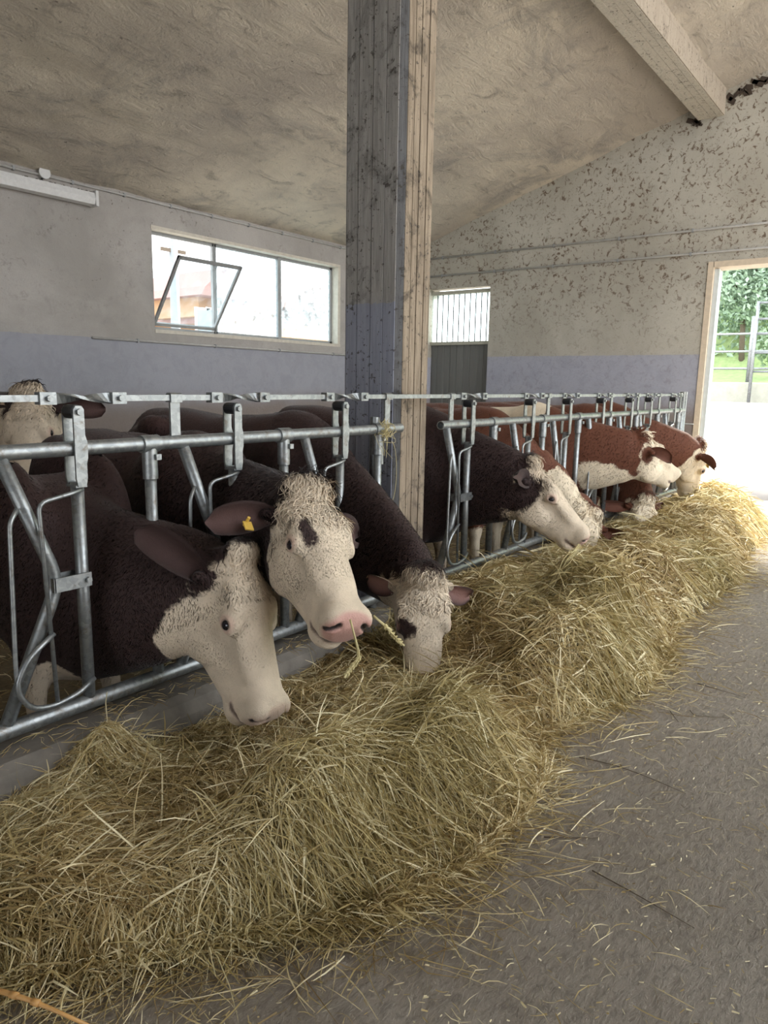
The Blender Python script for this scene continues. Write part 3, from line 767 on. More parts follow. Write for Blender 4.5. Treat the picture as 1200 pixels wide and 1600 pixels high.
MB().prism([(u.x - 0.2, hp(330, 440).z - 0.5), (u.x + 0.1, hp(330, 440).z - 0.1), (u.x + 1.2, hp(330, 425).z + 0.4), (u.x + 6, hp(330, 425).z), (u.x + 6, hp(330, 440).z - 0.6)], 1, HY + 0.7, HY + 6).build("upper_roof", M['hroof'], house)
for px in (316, 333):
    a = hp(px, 503)
    f = MB().box((a.x - 0.4, HY - 0.06, a.z - 0.55), (a.x + 0.4, HY, a.z + 0.6)).build("house_window", M['hwhite'], house)
    MB().box((a.x - 0.3, HY - 0.08, a.z - 0.45), (a.x + 0.3, HY - 0.055, a.z + 0.5)).build("house_pane", plain("dark_pane", (0.25, 0.32, 0.36), 0.2), f)
pole = at_y(273, 460, 15.0)
ut = thing("utility_pole", (pole.x, 15.0, -0.3), 'pale utility pole outside the window', 'pole')
MB().tube([(pole.x, 15.0, -0.3), (pole.x, 15.0, 4.6)], [0.13, 0.10], 10).build("pole_shaft", plain("pale_pole", (0.24, 0.26, 0.27), 0.7), ut, smooth=True)
MB().box((pole.x - 0.35, 14.97, 4.3), (pole.x + 0.35, 15.03, 4.38)).build("cross_arm", M['bark'], ut)

# ================================================================== COWS
FLOOR_ST = -0.10
def coat_mat(name, brown, white):
    m, nt, b = new_mat(name)
    at = nt.nodes.new("ShaderNodeVertexColor"); at.layer_name = "coat"
    sp = nt.nodes.new("ShaderNodeSeparateColor"); nt.links.new(at.outputs["Color"], sp.inputs[0])
    pos = coords(nt)
    n1 = noise(nt, pos, 55, 5, 0.7, 0.6); n2 = noise(nt, pos, 9, 4, 0.6)
    r = mth(nt, 'ADD', sp.outputs[0], mth(nt, 'MULTIPLY', mth(nt, 'SUBTRACT', n1, 0.5), 0.35))
    isw = sstep(nt, r, 0.44, 0.56)
    wc = mixc(nt, sstep(nt, n2, 0.3, 0.7), [x * 0.80 for x in white], white)
    wc = mixc(nt, mth(nt, 'MULTIPLY', sstep(nt, n1, 0.55, 0.8), 0.28), wc, [x * f for x, f in zip(white, (0.62, 0.54, 0.46))])
    bc = mixc(nt, n1, [x * 0.6 for x in brown], [x * 1.5 for x in brown])
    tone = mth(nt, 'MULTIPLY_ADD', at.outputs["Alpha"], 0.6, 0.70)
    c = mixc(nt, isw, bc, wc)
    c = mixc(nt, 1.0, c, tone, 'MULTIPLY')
    c = mixc(nt, mth(nt, 'MULTIPLY', sp.outputs[1], 0.9), c, (0.50, 0.27, 0.23))
    c = mixc(nt, sp.outputs[2], c, (0.022, 0.013, 0.012))
    nt.links.new(c, b.inputs["Base Color"])
    nt.links.new(mth(nt, 'MULTIPLY_ADD', sp.outputs[1], -0.35, 0.72), b.inputs["Roughness"])
    b.inputs["Sheen Weight"].default_value = 0.12
    b.inputs["Sheen Roughness"].default_value = 0.4
    b.inputs["Specular IOR Level"].default_value = 0.3
    n3 = noise(nt, pos, 240, 3, 0.7)
    bump(nt, b, mth(nt, 'ADD', n1, mth(nt, 'MULTIPLY', n3, 0.6)), 0.5, 0.006)
    return m
M['eye'] = plain("dark_cow_eye", (0.012, 0.009, 0.012), 0.08, 0, 0.2, 20, 0.0)
M['tag'] = plain("yellow_ear_tag", (0.62, 0.40, 0.07), 0.5, 0, 0.1)
COAT_SHADED = coat_mat("shaded_brown_and_cream_coat", (0.026, 0.012, 0.0105), (0.68, 0.565, 0.43))  # one brown coat, darkened here for the cows standing in shade
COAT_LIT = coat_mat("lit_brown_and_cream_coat", (0.105, 0.034, 0.016), (0.76, 0.645, 0.48))  # the same coat painted lighter for the better-lit far cows

def var_axis(lo, hi, f0, f1, df, dc):
    a = [f0]
    s = df
    while a[-1] > lo: s = min(dc, s * 1.12); a.append(a[-1] - s)
    a = a[::-1]
    n = int((f1 - f0) / df)
    a += [f0 + df * (i + 1) for i in range(n)]
    s = df
    while a[-1] < hi: s = min(dc, s * 1.12); a.append(a[-1] + s)
    return np.array(a)
class Field:
    def __init__(s, xs, ys, zs):
        s.ax = (xs, ys, zs); s.G = np.full((len(xs), len(ys), len(zs)), 0.25, np.float32)
    def sub(s, lo, hi):
        sl = []
        for a, l, h in zip(s.ax, lo, hi):
            i = max(0, np.searchsorted(a, l) - 1); j = min(len(a), np.searchsorted(a, h) + 1)
            if j - i < 2: return None, None
            sl.append(slice(i, j))
        x, y, z = (a[q].astype(np.float32) for a, q in zip(s.ax, sl))
        return tuple(sl), (x[:, None, None], y[None, :, None], z[None, None, :])
    def blend(s, sl, f, k):
        g = s.G[sl]; h = np.clip(0.5 + 0.5 * (g - f) / k, 0, 1)
        s.G[sl] = g + (f - g) * h - k * h * (1 - h)
    def carve(s, sl, f, k):
        g = s.G[sl]; f = -f; h = np.clip(0.5 - 0.5 * (g - f) / k, 0, 1)
        s.G[sl] = g + (f - g) * h + k * h * (1 - h)
    def ell(s, c, B, r, k=0.03, carve=False):
        c = np.asarray(c, float); r = np.asarray(r, float); pad = max(r) + 0.10
        sl, P = s.sub(c - pad, c + pad)
        if sl is None: return
        d = [P[i] - c[i] for i in range(3)]
        q = [(d[0] * B[0, j] + d[1] * B[1, j] + d[2] * B[2, j]) / r[j] for j in range(3)]
        n = np.sqrt(q[0] ** 2 + q[1] ** 2 + q[2] ** 2)
        f = (n - 1) * min(r) if min(r) > 0.6 * max(r) else (n - 1) * n / np.maximum(np.sqrt(sum((q[j] / r[j]) ** 2 for j in range(3))), 1e-4)
        (s.carve if carve else s.blend)(sl, f, k)
    def cap(s, a, b, ra, rb, k=0.03, carve=False):
        a = np.asarray(a, float); b = np.asarray(b, float); pad = max(ra, rb) + 0.10
        sl, P = s.sub(np.minimum(a, b) - pad, np.maximum(a, b) + pad)
        if sl is None: return
        ab = b - a; L = ab @ ab
        d = [P[i] - a[i] for i in range(3)]
        t = np.clip((d[0] * ab[0] + d[1] * ab[1] + d[2] * ab[2]) / L, 0, 1)
        f = np.sqrt(sum((d[i] - t * ab[i]) ** 2 for i in range(3))) - (ra + (rb - ra) * t)
        (s.carve if carve else s.blend)(sl, f, k)
    def flat_chain(s, pts, side, ww, hh, k=0.06):
        for i in range(len(pts) - 1):
            a, b = pts[i], pts[i + 1]; ab = b - a; L = ab @ ab; tn = ab / math.sqrt(L)
            sd = side[i] + side[i + 1]; sd = sd - tn * (sd @ tn); sd /= np.linalg.norm(sd); up = np.cross(tn, sd)
            pad = max(hh[i], hh[i + 1]) + 0.1
            sl, P = s.sub(np.minimum(a, b) - pad, np.maximum(a, b) + pad)
            if sl is None: continue
            d = [P[j] - a[j] for j in range(3)]
            t = np.clip((d[0] * ab[0] + d[1] * ab[1] + d[2] * ab[2]) / L, 0, 1)
            o = [d[j] - t * ab[j] for j in range(3)]
            w_ = ww[i] + (ww[i + 1] - ww[i]) * t; h_ = hh[i] + (hh[i + 1] - hh[i]) * t
            dt = lambda v: o[0] * v[0] + o[1] * v[1] + o[2] * v[2]
            f = (np.sqrt((dt(sd) / w_) ** 2 + (dt(up) / h_) ** 2 + (dt(tn) / w_) ** 2) - 1) * np.minimum(w_, h_)
            s.blend(sl, f, k if i else 0.10)
    def loft(s, o, B, us, top, bot, hwt, hwb, sc, n=2.5, k=0.04):
        """loft along B[:,0] with profile in B[:,2], width in B[:,1]"""
        us = np.array(us) * sc; top = np.array(top) * sc; bot = np.array(bot) * sc; hwt = np.array(hwt) * sc; hwb = np.array(hwb) * sc
        c = o + B[:, 0] * (us[0] + us[-1]) / 2; pad = max(us[-1] - us[0], max(top) - min(bot)) * 0.75 + 0.12
        sl, P = s.sub(c - pad, c + pad)
        d = [P[i] - o[i] for i in range(3)]
        u, v, w = ((d[0] * B[0, j] + d[1] * B[1, j] + d[2] * B[2, j]) for j in range(3))
        uc = np.clip(u, us[0], us[-1])
        I = lambda arr: np.interp(uc, us, arr).astype(np.float32)
        tp, bt = I(top), I(bot); mid = (tp + bt) / 2; hh = (tp - bt) / 2
        y = (w - mid) / hh
        e = np.clip((y + 1) / 2, 0, 1); hw = I(hwb) * (1 - e) + I(hwt) * e
        x = np.abs(v) / hw
        f = ((x ** n + np.abs(y) ** n) ** (1 / n) - 1) * np.minimum(hh, hw)
        du = np.abs(u - uc)
        f = np.where(du > 0, np.sqrt(np.maximum(f, 0) ** 2 + du ** 2), f)
        s.blend(sl, f, k)
    def mesh(s):
        G = s.G; neg = G < 0
        c = neg[:-1, :-1, :-1]; tot = np.zeros(c.shape, np.int8)
        offs = [(i, j, k) for i in (0, 1) for j in (0, 1) for k in (0, 1)]
        nx, ny, nz = G.shape
        for i, j, k in offs: tot += neg[i:nx - 1 + i, j:ny - 1 + j, k:nz - 1 + k]
        act = np.argwhere((tot > 0) & (tot < 8))
        idm = np.full(c.shape, -1, np.int32); idm[tuple(act.T)] = np.arange(len(act))
        val = {o: G[act[:, 0] + o[0], act[:, 1] + o[1], act[:, 2] + o[2]] for o in offs}
        pos = lambda o: np.stack([s.ax[q][act[:, q] + o[q]] for q in range(3)], 1)
        acc = np.zeros((len(act), 3)); cnt = np.zeros(len(act))
        for q in range(3):
            for o in offs:
                if o[q]: continue
                o2 = tuple(1 if r == q else o[r] for r in range(3))
                a, b = val[o], val[o2]; m = (a < 0) != (b < 0)
                t = np.where(m, a / np.where(m, a - b, 1), 0)
                p = pos(o) + (pos(o2) - pos(o)) * t[:, None]
                acc += p * m[:, None]; cnt += m
        V = acc / cnt[:, None]; F = []
        for q in range(3):
            r1, r2 = (q + 1) % 3, (q + 2) % 3
            n = [slice(None)] * 3; m_ = [slice(None)] * 3; n[q] = slice(0, -1); m_[q] = slice(1, None)
            ch = neg[tuple(n)] != neg[tuple(m_)]
            E = np.argwhere(ch); sh = c.shape
            E = E[(E[:, r1] > 0) & (E[:, r2] > 0) & (E[:, r1] < sh[r1]) & (E[:, r2] < sh[r2])]
            def cell(d1, d2):
                e = E.copy(); e[:, r1] -= d1; e[:, r2] -= d2; return idm[tuple(e.T)]
            quad = np.stack([cell(1, 1), cell(0, 1), cell(0, 0), cell(1, 0)], 1)
            fl = ~neg[tuple(E.T)]
            quad[fl] = quad[fl][:, ::-1]
            F.append(quad)
        F = np.concatenate(F); F = F[(F >= 0).all(1)]
        return V, F

HEAD_U = [-0.03, 0.02, 0.09, 0.16, 0.21, 0.28, 0.35, 0.41, 0.455, 0.495, 0.52]
HEAD_T = [-0.035, 0.000, 0.012, 0.010, 0.002, -0.012, -0.024, -0.032, -0.036, -0.048, -0.075]
HEAD_B = [-0.17, -0.225, -0.265, -0.282, -0.280, -0.264, -0.244, -0.226, -0.212, -0.190, -0.150]
HEAD_WT = [0.070, 0.092, 0.106, 0.112, 0.108, 0.091, 0.081, 0.078, 0.082, 0.080, 0.056]
HEAD_WB = [0.060, 0.075, 0.082, 0.084, 0.080, 0.070, 0.062, 0.060, 0.064, 0.060, 0.042]

def npv(v): return np.array([v[0], v[1], v[2]], float)
def make_cow(spec):
    """one Fleckvieh cow: one continuous body surface grown from a blended field, eyes and hair as children"""
    sc = spec.get('sc', 1.08)
    rr, uu, tt = npv(CR), npv(CU), -npv(CF)
    cv = lambda a: rr * a[0] + uu * a[1] + tt * a[2]
    u = cv(spec['u']); u /= np.linalg.norm(u)
    w = cv(spec['w']); w -= u * (w @ u); w /= np.linalg.norm(w)
    v = np.cross(w, u); B = np.stack([u, v, w], 1)
    t = npv(at_y(*spec['poll'], spec['y'])) - B @ (np.array([-0.01, 0, 0.03]) * sc)
    L = lambda p: t + B @ (np.array(p, float) * sc)
    sx = spec['slot']; back = spec.get('back', 1.14); yb = spec.get('yb', 2.30); rump = spec.get('rump', 3.95)
    df = spec.get('df', 0.0085)
    hp_ = np.array([L(p) for p in ((0, .13, 0), (0, -.13, 0), (.53, .09, 0), (.53, -.09, 0), (.2, .1, -.32), (.2, -.1, -.32), (0, 0, .07), (.5, 0, -.24), (-.05, 0, -.05))])
    lo, hi = hp_.min(0) - 0.03, hp_.max(0) + 0.03
    xlo, xhi = min(lo[0], sx - 0.40), max(hi[0], sx + 0.40)
    F = Field(var_axis(xlo, xhi, max(lo[0], xlo), min(hi[0], xhi), df, 0.024), var_axis(min(lo[1], yb - .2), rump + 0.12, lo[1], max(hi[1], lo[1] + .3), df, 0.026),
              var_axis(FLOOR_ST - 0.01, max(hi[2], back + 0.08), max(lo[2], FLOOR_ST), hi[2], df, 0.022))
    # trunk
    TB = np.stack([[0, 1, 0], [1, 0, 0], [0, 0, 1.0]], 1).astype(float)
    Lt = rump - yb
    fr = [0, .08, .2, .35, .55, .75, .9, 1.0]
    F.loft(np.array([sx, yb, 0.0]), TB, [Lt * a for a in fr], [back - .22, back - .07, back + .01, back - .015, back - .03, back + .0, back - .01, back - .10],
           [.40, .32, .27, .25, .22, .27, .40, .50], [.12, .17, .20, .235, .26, .245, .21, .12], [.13, .18, .23, .27, .30, .28, .22, .12], 1.0, 2.3, 0.06)
    for s in (-1, 1):
        F.ell((sx + s * .17, yb + .30, .70), np.eye(3), (.10, .20, .32), 0.08)
        F.ell((sx + s * .20, rump - .30, .72), np.eye(3), (.11, .25, .30), 0.08)
        F.ell((sx + s * .21, rump - .42, back - .10), np.eye(3), (.06, .10, .06), 0.06)
        k = np.array([sx + s * .155, yb + .22, 0])
        F.cap(k + [0, 0, .50], k + [0, .02, .27], .075, .052, .05); F.cap(k + [0, .02, .27], k + [0, .01, .03], .042, .035, .03); F.cap(k + [0, .0, .02], k + [0, -.03, -.06], .042, .055, .02)
        k = np.array([sx + s * .165, rump - .18, 0])
        F.cap(k + [0, -.06, .55], k + [0, .06, .36], .10, .058, .05); F.cap(k + [0, .06, .36], k + [0, .02, .04], .045, .037, .03); F.cap(k + [0, .02, .02], k + [0, -.02, -.06], .042, .055, .02)
    # tail
    F.cap((sx, rump - .02, back - .10), (sx, rump + .05, .55), .035, .018, .03); F.cap((sx, rump + .05, .55), (sx, rump + .04, .25), .018, .035, .02)
    # neck
    N0 = np.array([sx, yb + .32, back - .40]); N1 = L((.055, 0, -.145))
    ctrl = np.array([sx * .75 + N1[0] * .25, yb - .17, N0[2] * .6 + N1[2] * .4 + spec.get('crest', 0.0)])
    n = 9; ts = np.linspace(0, 1, n)
    pts = [N0 * (1 - a) ** 2 + ctrl * 2 * a * (1 - a) + N1 * a * a for a in ts]
    side = []
    for a in ts:
        e = a * a; sgn = 1.0 if v[0] > 0 or abs(v[0]) < 1e-6 else 1.0
        sv = np.array([1.0, 0, 0]) * (1 - e) + (v if v @ np.array([1.0, 0, 0]) > 0 else v) * e
        side.append(sv)
    ww = np.interp(ts, [0, .35, .7, 1], [.19, .145, .115, .098]) * spec.get('neckw', 1.0)
    hh = np.interp(ts, [0, .35, .7, 1], [.36, .285, .215, .165])
    F.flat_chain(pts, side, ww, hh, 0.05)
    # dewlap fold
    # head
    F.loft(t, B, HEAD_U, HEAD_T, HEAD_B, HEAD_WT, HEAD_WB, sc, 2.6, 0.035)
    E = lambda c, r, k=0.02, carve=False: F.ell(L(c), B, np.array(r) * sc, k, carve)
    E((-.005, 0, -.005), (.048, .075, .042), .03)                                     # poll tuft cushion
    for s in (-1, 1):
        E((.160, s * .084, -.024), (.055, .030, .022), .04)                          # brow
        E((.215, s * .098, -.060), (.042, .028, .034), .02)                          # eye bulge
        E((.19, s * .068, -.185), (.105, .034, .085), .035)                          # cheek muscle
        E((.30, s * .060, -.075), (.09, .022, .022), .03)                            # cheek bone ridge
        E((.262, s * .098, -.110), (.06, .018, .030), .03, True)                     # hollow below the eye
        E((.486, s * .056, -.082), (.038, .032, .038), .02)                          # nostril wing
        F.cap(L((.060, s * .085, -.10)), L((.048, s * .130, -.10)), .036 * sc, .020 * sc, .03)   # ear root
    E((.478, 0, -.100), (.046, .080, .062), .02)                                      # muzzle pad
    E((.458, 0, -.196), (.052, .058, .030), .02)                                      # lower lip
    for s in (-1, 1):
        F.cap(L((.524, s * .046, -.074)), L((.510, s * .074, -.100)), .0135 * sc, .008 * sc, .006, True)   # nostrils
        F.cap(L((.532, s * .020, -.163)), L((.44, s * .084, -.170)), .009 * sc, .007 * sc, .008, True)      # mouth
        F.cap(L((.44, s * .086, -.170)), L((.385, s * .078, -.178)), .006 * sc, .003 * sc, .010, True)
    E((.216, .127, -.062), (.023, .016, .0145), .006, True); E((.216, -.127, -.062), (.023, .016, .0145), .006, True)
    for ex in spec.get('extra', []): E(*ex)
    V, Q = F.mesh()
    V = V.astype(float)

    # coat attribute
    def attrs(V):
        q = (V - t) @ B / sc; a, b, c = q[:, 0], q[:, 1], q[:, 2]
        thr = np.interp(c, spec.get('edge_w', [-.60, -.40, -.30, -.16, 0, .1]), spec.get('edge_u', [.62, .40, .10, .02, -.035, -.07]))
        sgn = (a - thr)
        wob = (vnoise2(a * 22 + 30, b * 22 + c * 15 + 30, 11) - .5) * 0.05
        sgn = sgn + wob
        Rm = sgn
        far = np.linalg.norm(V - L((.25, 0, -.1)), axis=1) > .62 * sc
        Rm = np.where(far, np.minimum(Rm, -0.1), Rm)
        eb = [((.055, s_ * .135, -.10), (.055, .050, .055), -1) for s_ in (1, -1)] if not spec.get('earwhite') else []
        for cc, rad, sg in eb + spec.get('patch', []):
            d = np.sqrt((((q - np.array(cc)) / np.array(rad)) ** 2).sum(1)) - 1
            d = d * min(rad) + wob * .5
            Rm = np.maximum(Rm, -d) if sg > 0 else np.minimum(Rm, d)
        for cc, rad, sg in spec.get('bpatch', []):
            d = (np.sqrt((((V - np.array(cc)) / np.array(rad)) ** 2).sum(1)) - 1) * min(rad) + (vnoise2(V[:, 1] * 9 + 50, V[:, 2] * 9 + 50, 12) - .5) * .12
            Rm = np.maximum(Rm, -d) if sg > 0 else np.minimum(Rm, d)
        body = (V[:, 1] > yb - .1)
        leg = .26 - V[:, 2] + (vnoise2(V[:, 0] * 8 + 9, V[:, 1] * 8 + 9, 13) - .5) * .2
        Rm = np.where(body, np.maximum(Rm, leg), Rm)
        R_ = np.clip(.5 + Rm * 6, 0, 1)
        dn = np.sqrt(((a - .520) / .055) ** 2 + (b / .088) ** 2 + ((c + .096) / .068) ** 2)
        pink = np.clip((1.12 - dn) * 5, 0, 1) * spec.get('pink', 0.8)
        lip = np.clip(1 - np.abs(c + .168) / .014, 0, 1) * (a > .40) * (np.abs(b) < .085)
        pink = np.maximum(pink, lip * .5 * (a > .43))
        de = np.minimum(np.sqrt((a - .215) ** 2 + (b - .118) ** 2 + (c + .060) ** 2), np.sqrt((a - .215) ** 2 + (b + .118) ** 2 + (c + .060) ** 2))
        pink = np.maximum(pink, np.clip((.036 - de) / .012, 0, 1) * .45)
        dark = np.clip((.020 - de) / .004, 0, 1) * .6
        for s in (-1, 1):
            p1 = np.array([.518, s * .046, -.074]); p2 = np.array([.506, s * .073, -.099]); ab = p2 - p1
            tt_ = np.clip(((q - p1) @ ab) / (ab @ ab), 0, 1); dd = np.linalg.norm(q - p1 - tt_[:, None] * ab, axis=1)
            dark = np.maximum(dark, np.clip((.0135 - dd) / .004, 0, 1))
            p1 = np.array([.530, s * .010, -.163]); p2 = np.array([.42, s * .082, -.171]); ab = p2 - p1
            tt_ = np.clip(((q - p1) @ ab) / (ab @ ab), 0, 1); dd = np.linalg.norm(q - p1 - tt_[:, None] * ab, axis=1)
            dark = np.maximum(dark, np.clip((.012 - dd) / .006, 0, 1) * .75)
        hoof = np.clip((FLOOR_ST + .07 - V[:, 2]) / .02, 0, 1) * (V[:, 1] > yb)
        dark = np.maximum(dark, hoof)
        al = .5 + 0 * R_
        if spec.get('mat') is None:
            al = al + 1.5 * np.clip((V[:, 2] - (back - .26)) / .2, 0, 1) * np.clip((V[:, 1] - yb - .05) / .35, 0, 1)  # window light on the backs, painted in as a lighter coat tone
        return np.stack([R_, pink, dark, al], 1)
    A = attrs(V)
    # ears: cupped leaves rooted in the head
    nb = len(V); EV = []; EF = []; EA = []
    for s, key in ((1, 'earL'), (-1, 'earR')):
        d = np.array(spec.get(key, (-.10, .92, -.30))); d = d * np.array([1, s, 1]); d /= np.linalg.norm(d)
        face = np.array(spec.get(key + 'n', (.55, 0, .75))) * np.array([1, s, 1]); face -= d * (face @ d); face /= np.linalg.norm(face)
        acr = np.cross(d, face)
        base = np.array([.050, s * .108, -.098]); n1, n2 = 12, 9
        Lr = spec.get('earlen', .215)
        for shell in (0, 1):
            for i in range(n1):
                si = i / (n1 - 1); wd = .060 * math.sqrt(max(0.0, 1 - ((si - .50) / .56) ** 2))
                if si > .97: wd *= .45
                for j in range(n2):
                    a = -1 + 2 * j / (n2 - 1)
                    cup = .048 * (1 - si * .55) * (a * a - .45)
                    p = base + d * (si * Lr) + acr * (wd * a) * (1 - .25 * (1 - si)) + face * (cup - (.007 * (1 - a * a * .9)) * shell + .012 * math.sin(si * 3)) + np.array([0, 0, -.03]) * si * si
                    EV.append(L(p))
                    inn = (1 - shell) * max(0, 1 - abs(a) ** 2.2) * spec.get('earpink', .13)
                    EA.append([spec.get('earwhite', 0.1) if shell else .25, inn, 0, .5])
        b0 = nb + (0 if s == 1 else 2 * n1 * n2)
        for shell in (0, 1):
            for i in range(n1 - 1):
                for j in range(n2 - 1):
                    a0 = b0 + shell * n1 * n2 + i * n2 + j; fq = (a0, a0 + 1, a0 + n2 + 1, a0 + n2)
                    EF.append(fq if (shell == 0) == (s == 1) else fq[::-1])
        for i in range(n1 - 1):
            for j in (0, n2 - 1):
                a0 = b0 + i * n2 + j; a1 = a0 + n1 * n2; EF.append((a0, a0 + n2, a1 + n2, a1))
        for j in range(n2 - 1):
            a0 = b0 + (n1 - 1) * n2 + j; a1 = a0 + n1 * n2; EF.append((a0, a0 + 1, a1 + 1, a1))
    V = np.concatenate([V, np.array(EV)]); Q = np.concatenate([Q, np.array(EF, np.int32)]); A = np.concatenate([A, np.array(EA)])
    org = np.array([sx, (yb + rump) / 2, FLOOR_ST])
    mat = spec.get('mat', COAT_SHADED)
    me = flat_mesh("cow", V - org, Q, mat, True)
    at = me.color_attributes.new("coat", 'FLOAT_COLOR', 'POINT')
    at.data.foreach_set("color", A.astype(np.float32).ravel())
    ob = bpy.data.objects.new("cow", me); COL.objects.link(ob); ob.location = org
    tag(ob, spec['label'], 'cow', 'cows at the feed barrier')
    # eyes
    for s in (-1, 1):
        c = L((.216, s * .1015, -.062))
        bm = bmesh.new(); bmesh.ops.create_uvsphere(bm, u_segments=18, v_segments=12, radius=.0215 * sc)
        e = bpy.data.meshes.new("eye"); bm.to_mesh(e); bm.free()
        e.polygons.foreach_set("use_smooth", [True] * len(e.polygons)); e.materials.append(M['eye'])
        eo = bpy.data.objects.new("eye", e); COL.objects.link(eo); eo.parent = ob; eo.location = c - org
        if spec.get('sleepy'): eo.scale = (1, 1, .62)
    if spec.get('tag'):
        s = spec['tag']
        d = np.array(spec.get('earL' if s > 0 else 'earR', (-.10, .92, -.30))) * np.array([1, s, 1]); d /= np.linalg.norm(d)
        c = L(np.array([.050, s * .122, -.098]) + d * .085 + np.array([.03, 0, .0]))
        tg = MB().cbox(c + u * .02, (u, v, w), (.019, .016, .0025)).tube([c - w * .02, c + w * .02], .006, 8)
        tg.build("ear_tag", M['tag'], ob).location = tg_loc(ob)
    # ---- short coat hair as fine blades, following the body's surface
    nv = np.zeros(len(me.vertices) * 3); me.vertices.foreach_get("normal", nv); nv = nv.reshape(-1, 3)
    f4 = V[Q[: len(Q) - len(EF)]]
    cen = f4.mean(1); area = np.linalg.norm(np.cross(f4[:, 2] - f4[:, 0], f4[:, 3] - f4[:, 1]), axis=1)
    hq = (cen - t) @ B / sc
    vis = ((cen @ npv(CF)) > 0)
    ctr = np.array([0, 0, EYE])
    fn = nv[Q[: len(Q) - len(EF), 0]]
    facing = ((ctr - cen) * fn).sum(1) > -0.35 * np.linalg.norm(ctr - cen, axis=1)
    bare = (A[Q[: len(Q) - len(EF), 0], 1] > .3) | (A[Q[: len(Q) - len(EF), 0], 2] > .3)
    wgt = area * facing * (~bare) * np.where(cen[:, 1] < yb, 1.0, .45) * (cen[:, 2] > .1)
    nh = spec.get('hairs', 16000)
    idx = rng.choice(len(wgt), nh, p=wgt / wgt.sum())
    jit = rng.random((nh, 2))
    c0, c1, c2, c3 = (f4[idx, i] for i in range(4))
    p = (c0 * (1 - jit[:, :1]) + c1 * jit[:, :1]) * (1 - jit[:, 1:]) + (c3 * (1 - jit[:, :1]) + c2 * jit[:, :1]) * jit[:, 1:]
    nn = fn[idx]; hu = (p - t) @ B / sc
    onh = (hu[:, 0] > .03) & (hu[:, 0] < .6) & (np.abs(hu[:, 1]) < .2) & (hu[:, 2] > -.34)
    flow = np.where(onh[:, None], u[None] * .9 + np.array([0, 0, -.25]), np.array([0, .55, -.85]))
    swirl = np.stack([vnoise2(hu[:, 0] * 14 + 20, hu[:, 1] * 14 + 20, 21), vnoise2(hu[:, 0] * 14 + 40, hu[:, 2] * 14 + 40, 22), vnoise2(hu[:, 1] * 14 + 40, hu[:, 2] * 14 + 20, 23)], 1) - .5
    flow = flow + swirl * np.where(onh & (hu[:, 0] < .20), 1.4, .45)[:, None] + rng.normal(size=(nh, 3)) * .22
    flow -= nn * (flow * nn).sum(1)[:, None]; flow /= np.linalg.norm(flow, axis=1)[:, None] + 1e-6
    ln = np.where(onh, .010 + .008 * (hu[:, 0] < .16), .015) * (.7 + .6 * rng.random(nh)) * sc
    ln = ln * np.where(onh & (hu[:, 0] > .36), .5, 1)
    sd = np.cross(nn, flow); wd = np.where(onh, .0009, .0010) * spec.get('hairw', 1.0)
    tip = p + flow * ln[:, None] + nn * (ln * spec.get('lift', .09))[:, None]
    p0 = p - nn * .001
    HV = np.stack([p0 - sd * wd[:, None], p0 + sd * wd[:, None], tip], 1).reshape(-1, 3)
    HA = attrs(p); HA[:, 3] = rng.random(nh); HA[:, 1:3] = 0
    hm = flat_mesh("coat_hair", HV - org, np.arange(3 * nh).reshape(-1, 3), mat, True)
    ha = hm.color_attributes.new("coat", 'FLOAT_COLOR', 'POINT'); ha.data.foreach_set("color", np.repeat(HA, 3, 0).astype(np.float32).ravel())
    hm.normals_split_custom_set_from_vertices(np.repeat(nn, 3, 0).tolist())
    ho = bpy.data.objects.new("coat_hair", hm); COL.objects.link(ho); ho.parent = ob; ho['kind'] = 'stuff'
    # ---- longer curls on poll and forehead
    nc = spec.get('curls', 500)
    if nc:
        cl = spec.get('curl_len', .055)
        wc = area * (hq[:, 0] < .17) * (hq[:, 0] > -.07) * (np.abs(hq[:, 1]) < .105) * (hq[:, 2] > -.06) * (~bare) * (1.6 - np.clip(hq[:, 0], 0, .17) * 5)
        idx = rng.choice(len(wc), nc, p=wc / wc.sum())
        p = cen[idx] + rng.normal(size=(nc, 3)) * .003; nn = fn[idx]; hu = hq[idx]
        th = vnoise2(hu[:, 0] * 16 + 9, hu[:, 1] * 16 + 9, 31) * 9.0 + rng.normal(size=nc) * .35
        out = (hu[:, 1] / .1)[:, None] * v[None]
        d = u[None] * (.75 + .3 * np.cos(th))[:, None] + v[None] * (np.sin(th) * .8)[:, None] + out * .5
        d -= nn * (d * nn).sum(1)[:, None]; d /= np.linalg.norm(d, axis=1)[:, None]
        sdv = np.cross(nn, d); K = 6
        lnn = cl * (.55 + .8 * rng.random(nc)) * np.interp(hu[:, 0], [-.05, .05, .17], [1.25, 1.0, .5]) * sc
        ph = rng.random(nc) * 6.28; amp = .18 + .25 * rng.random(nc); crv = rng.normal(size=nc) * 1.1
        PV = []
        for k in range(K):
            s_ = k / (K - 1)
            c_ = p + d * (lnn * s_ * (1 - .15 * s_))[:, None] + sdv * (lnn * (amp * (np.sin(ph + s_ * 5.5) - np.sin(ph)) * .4 + crv * s_ * s_ * .22))[:, None] + nn * (lnn * (.34 * s_ - .40 * s_ * s_) + .001)[:, None]
            w_ = (.0030 * (1 - .75 * s_)) * spec.get('hairw', 1.0)
            PV += [c_ - sdv * w_, c_ + sdv * w_]
        PV = np.stack(PV, 1)
        base = np.arange(nc)[:, None, None] * 2 * K
        f = np.array([[2 * k, 2 * k + 1, 2 * k + 3, 2 * k + 2] for k in range(K - 1)])[None]
        CA = attrs(p); CA[:, 3] = rng.random(nc) * .9 + .1; CA[:, 1:3] = 0
        cm = flat_mesh("poll_hair", PV.reshape(-1, 3) - org, (base + f).reshape(-1, 4), mat, True)
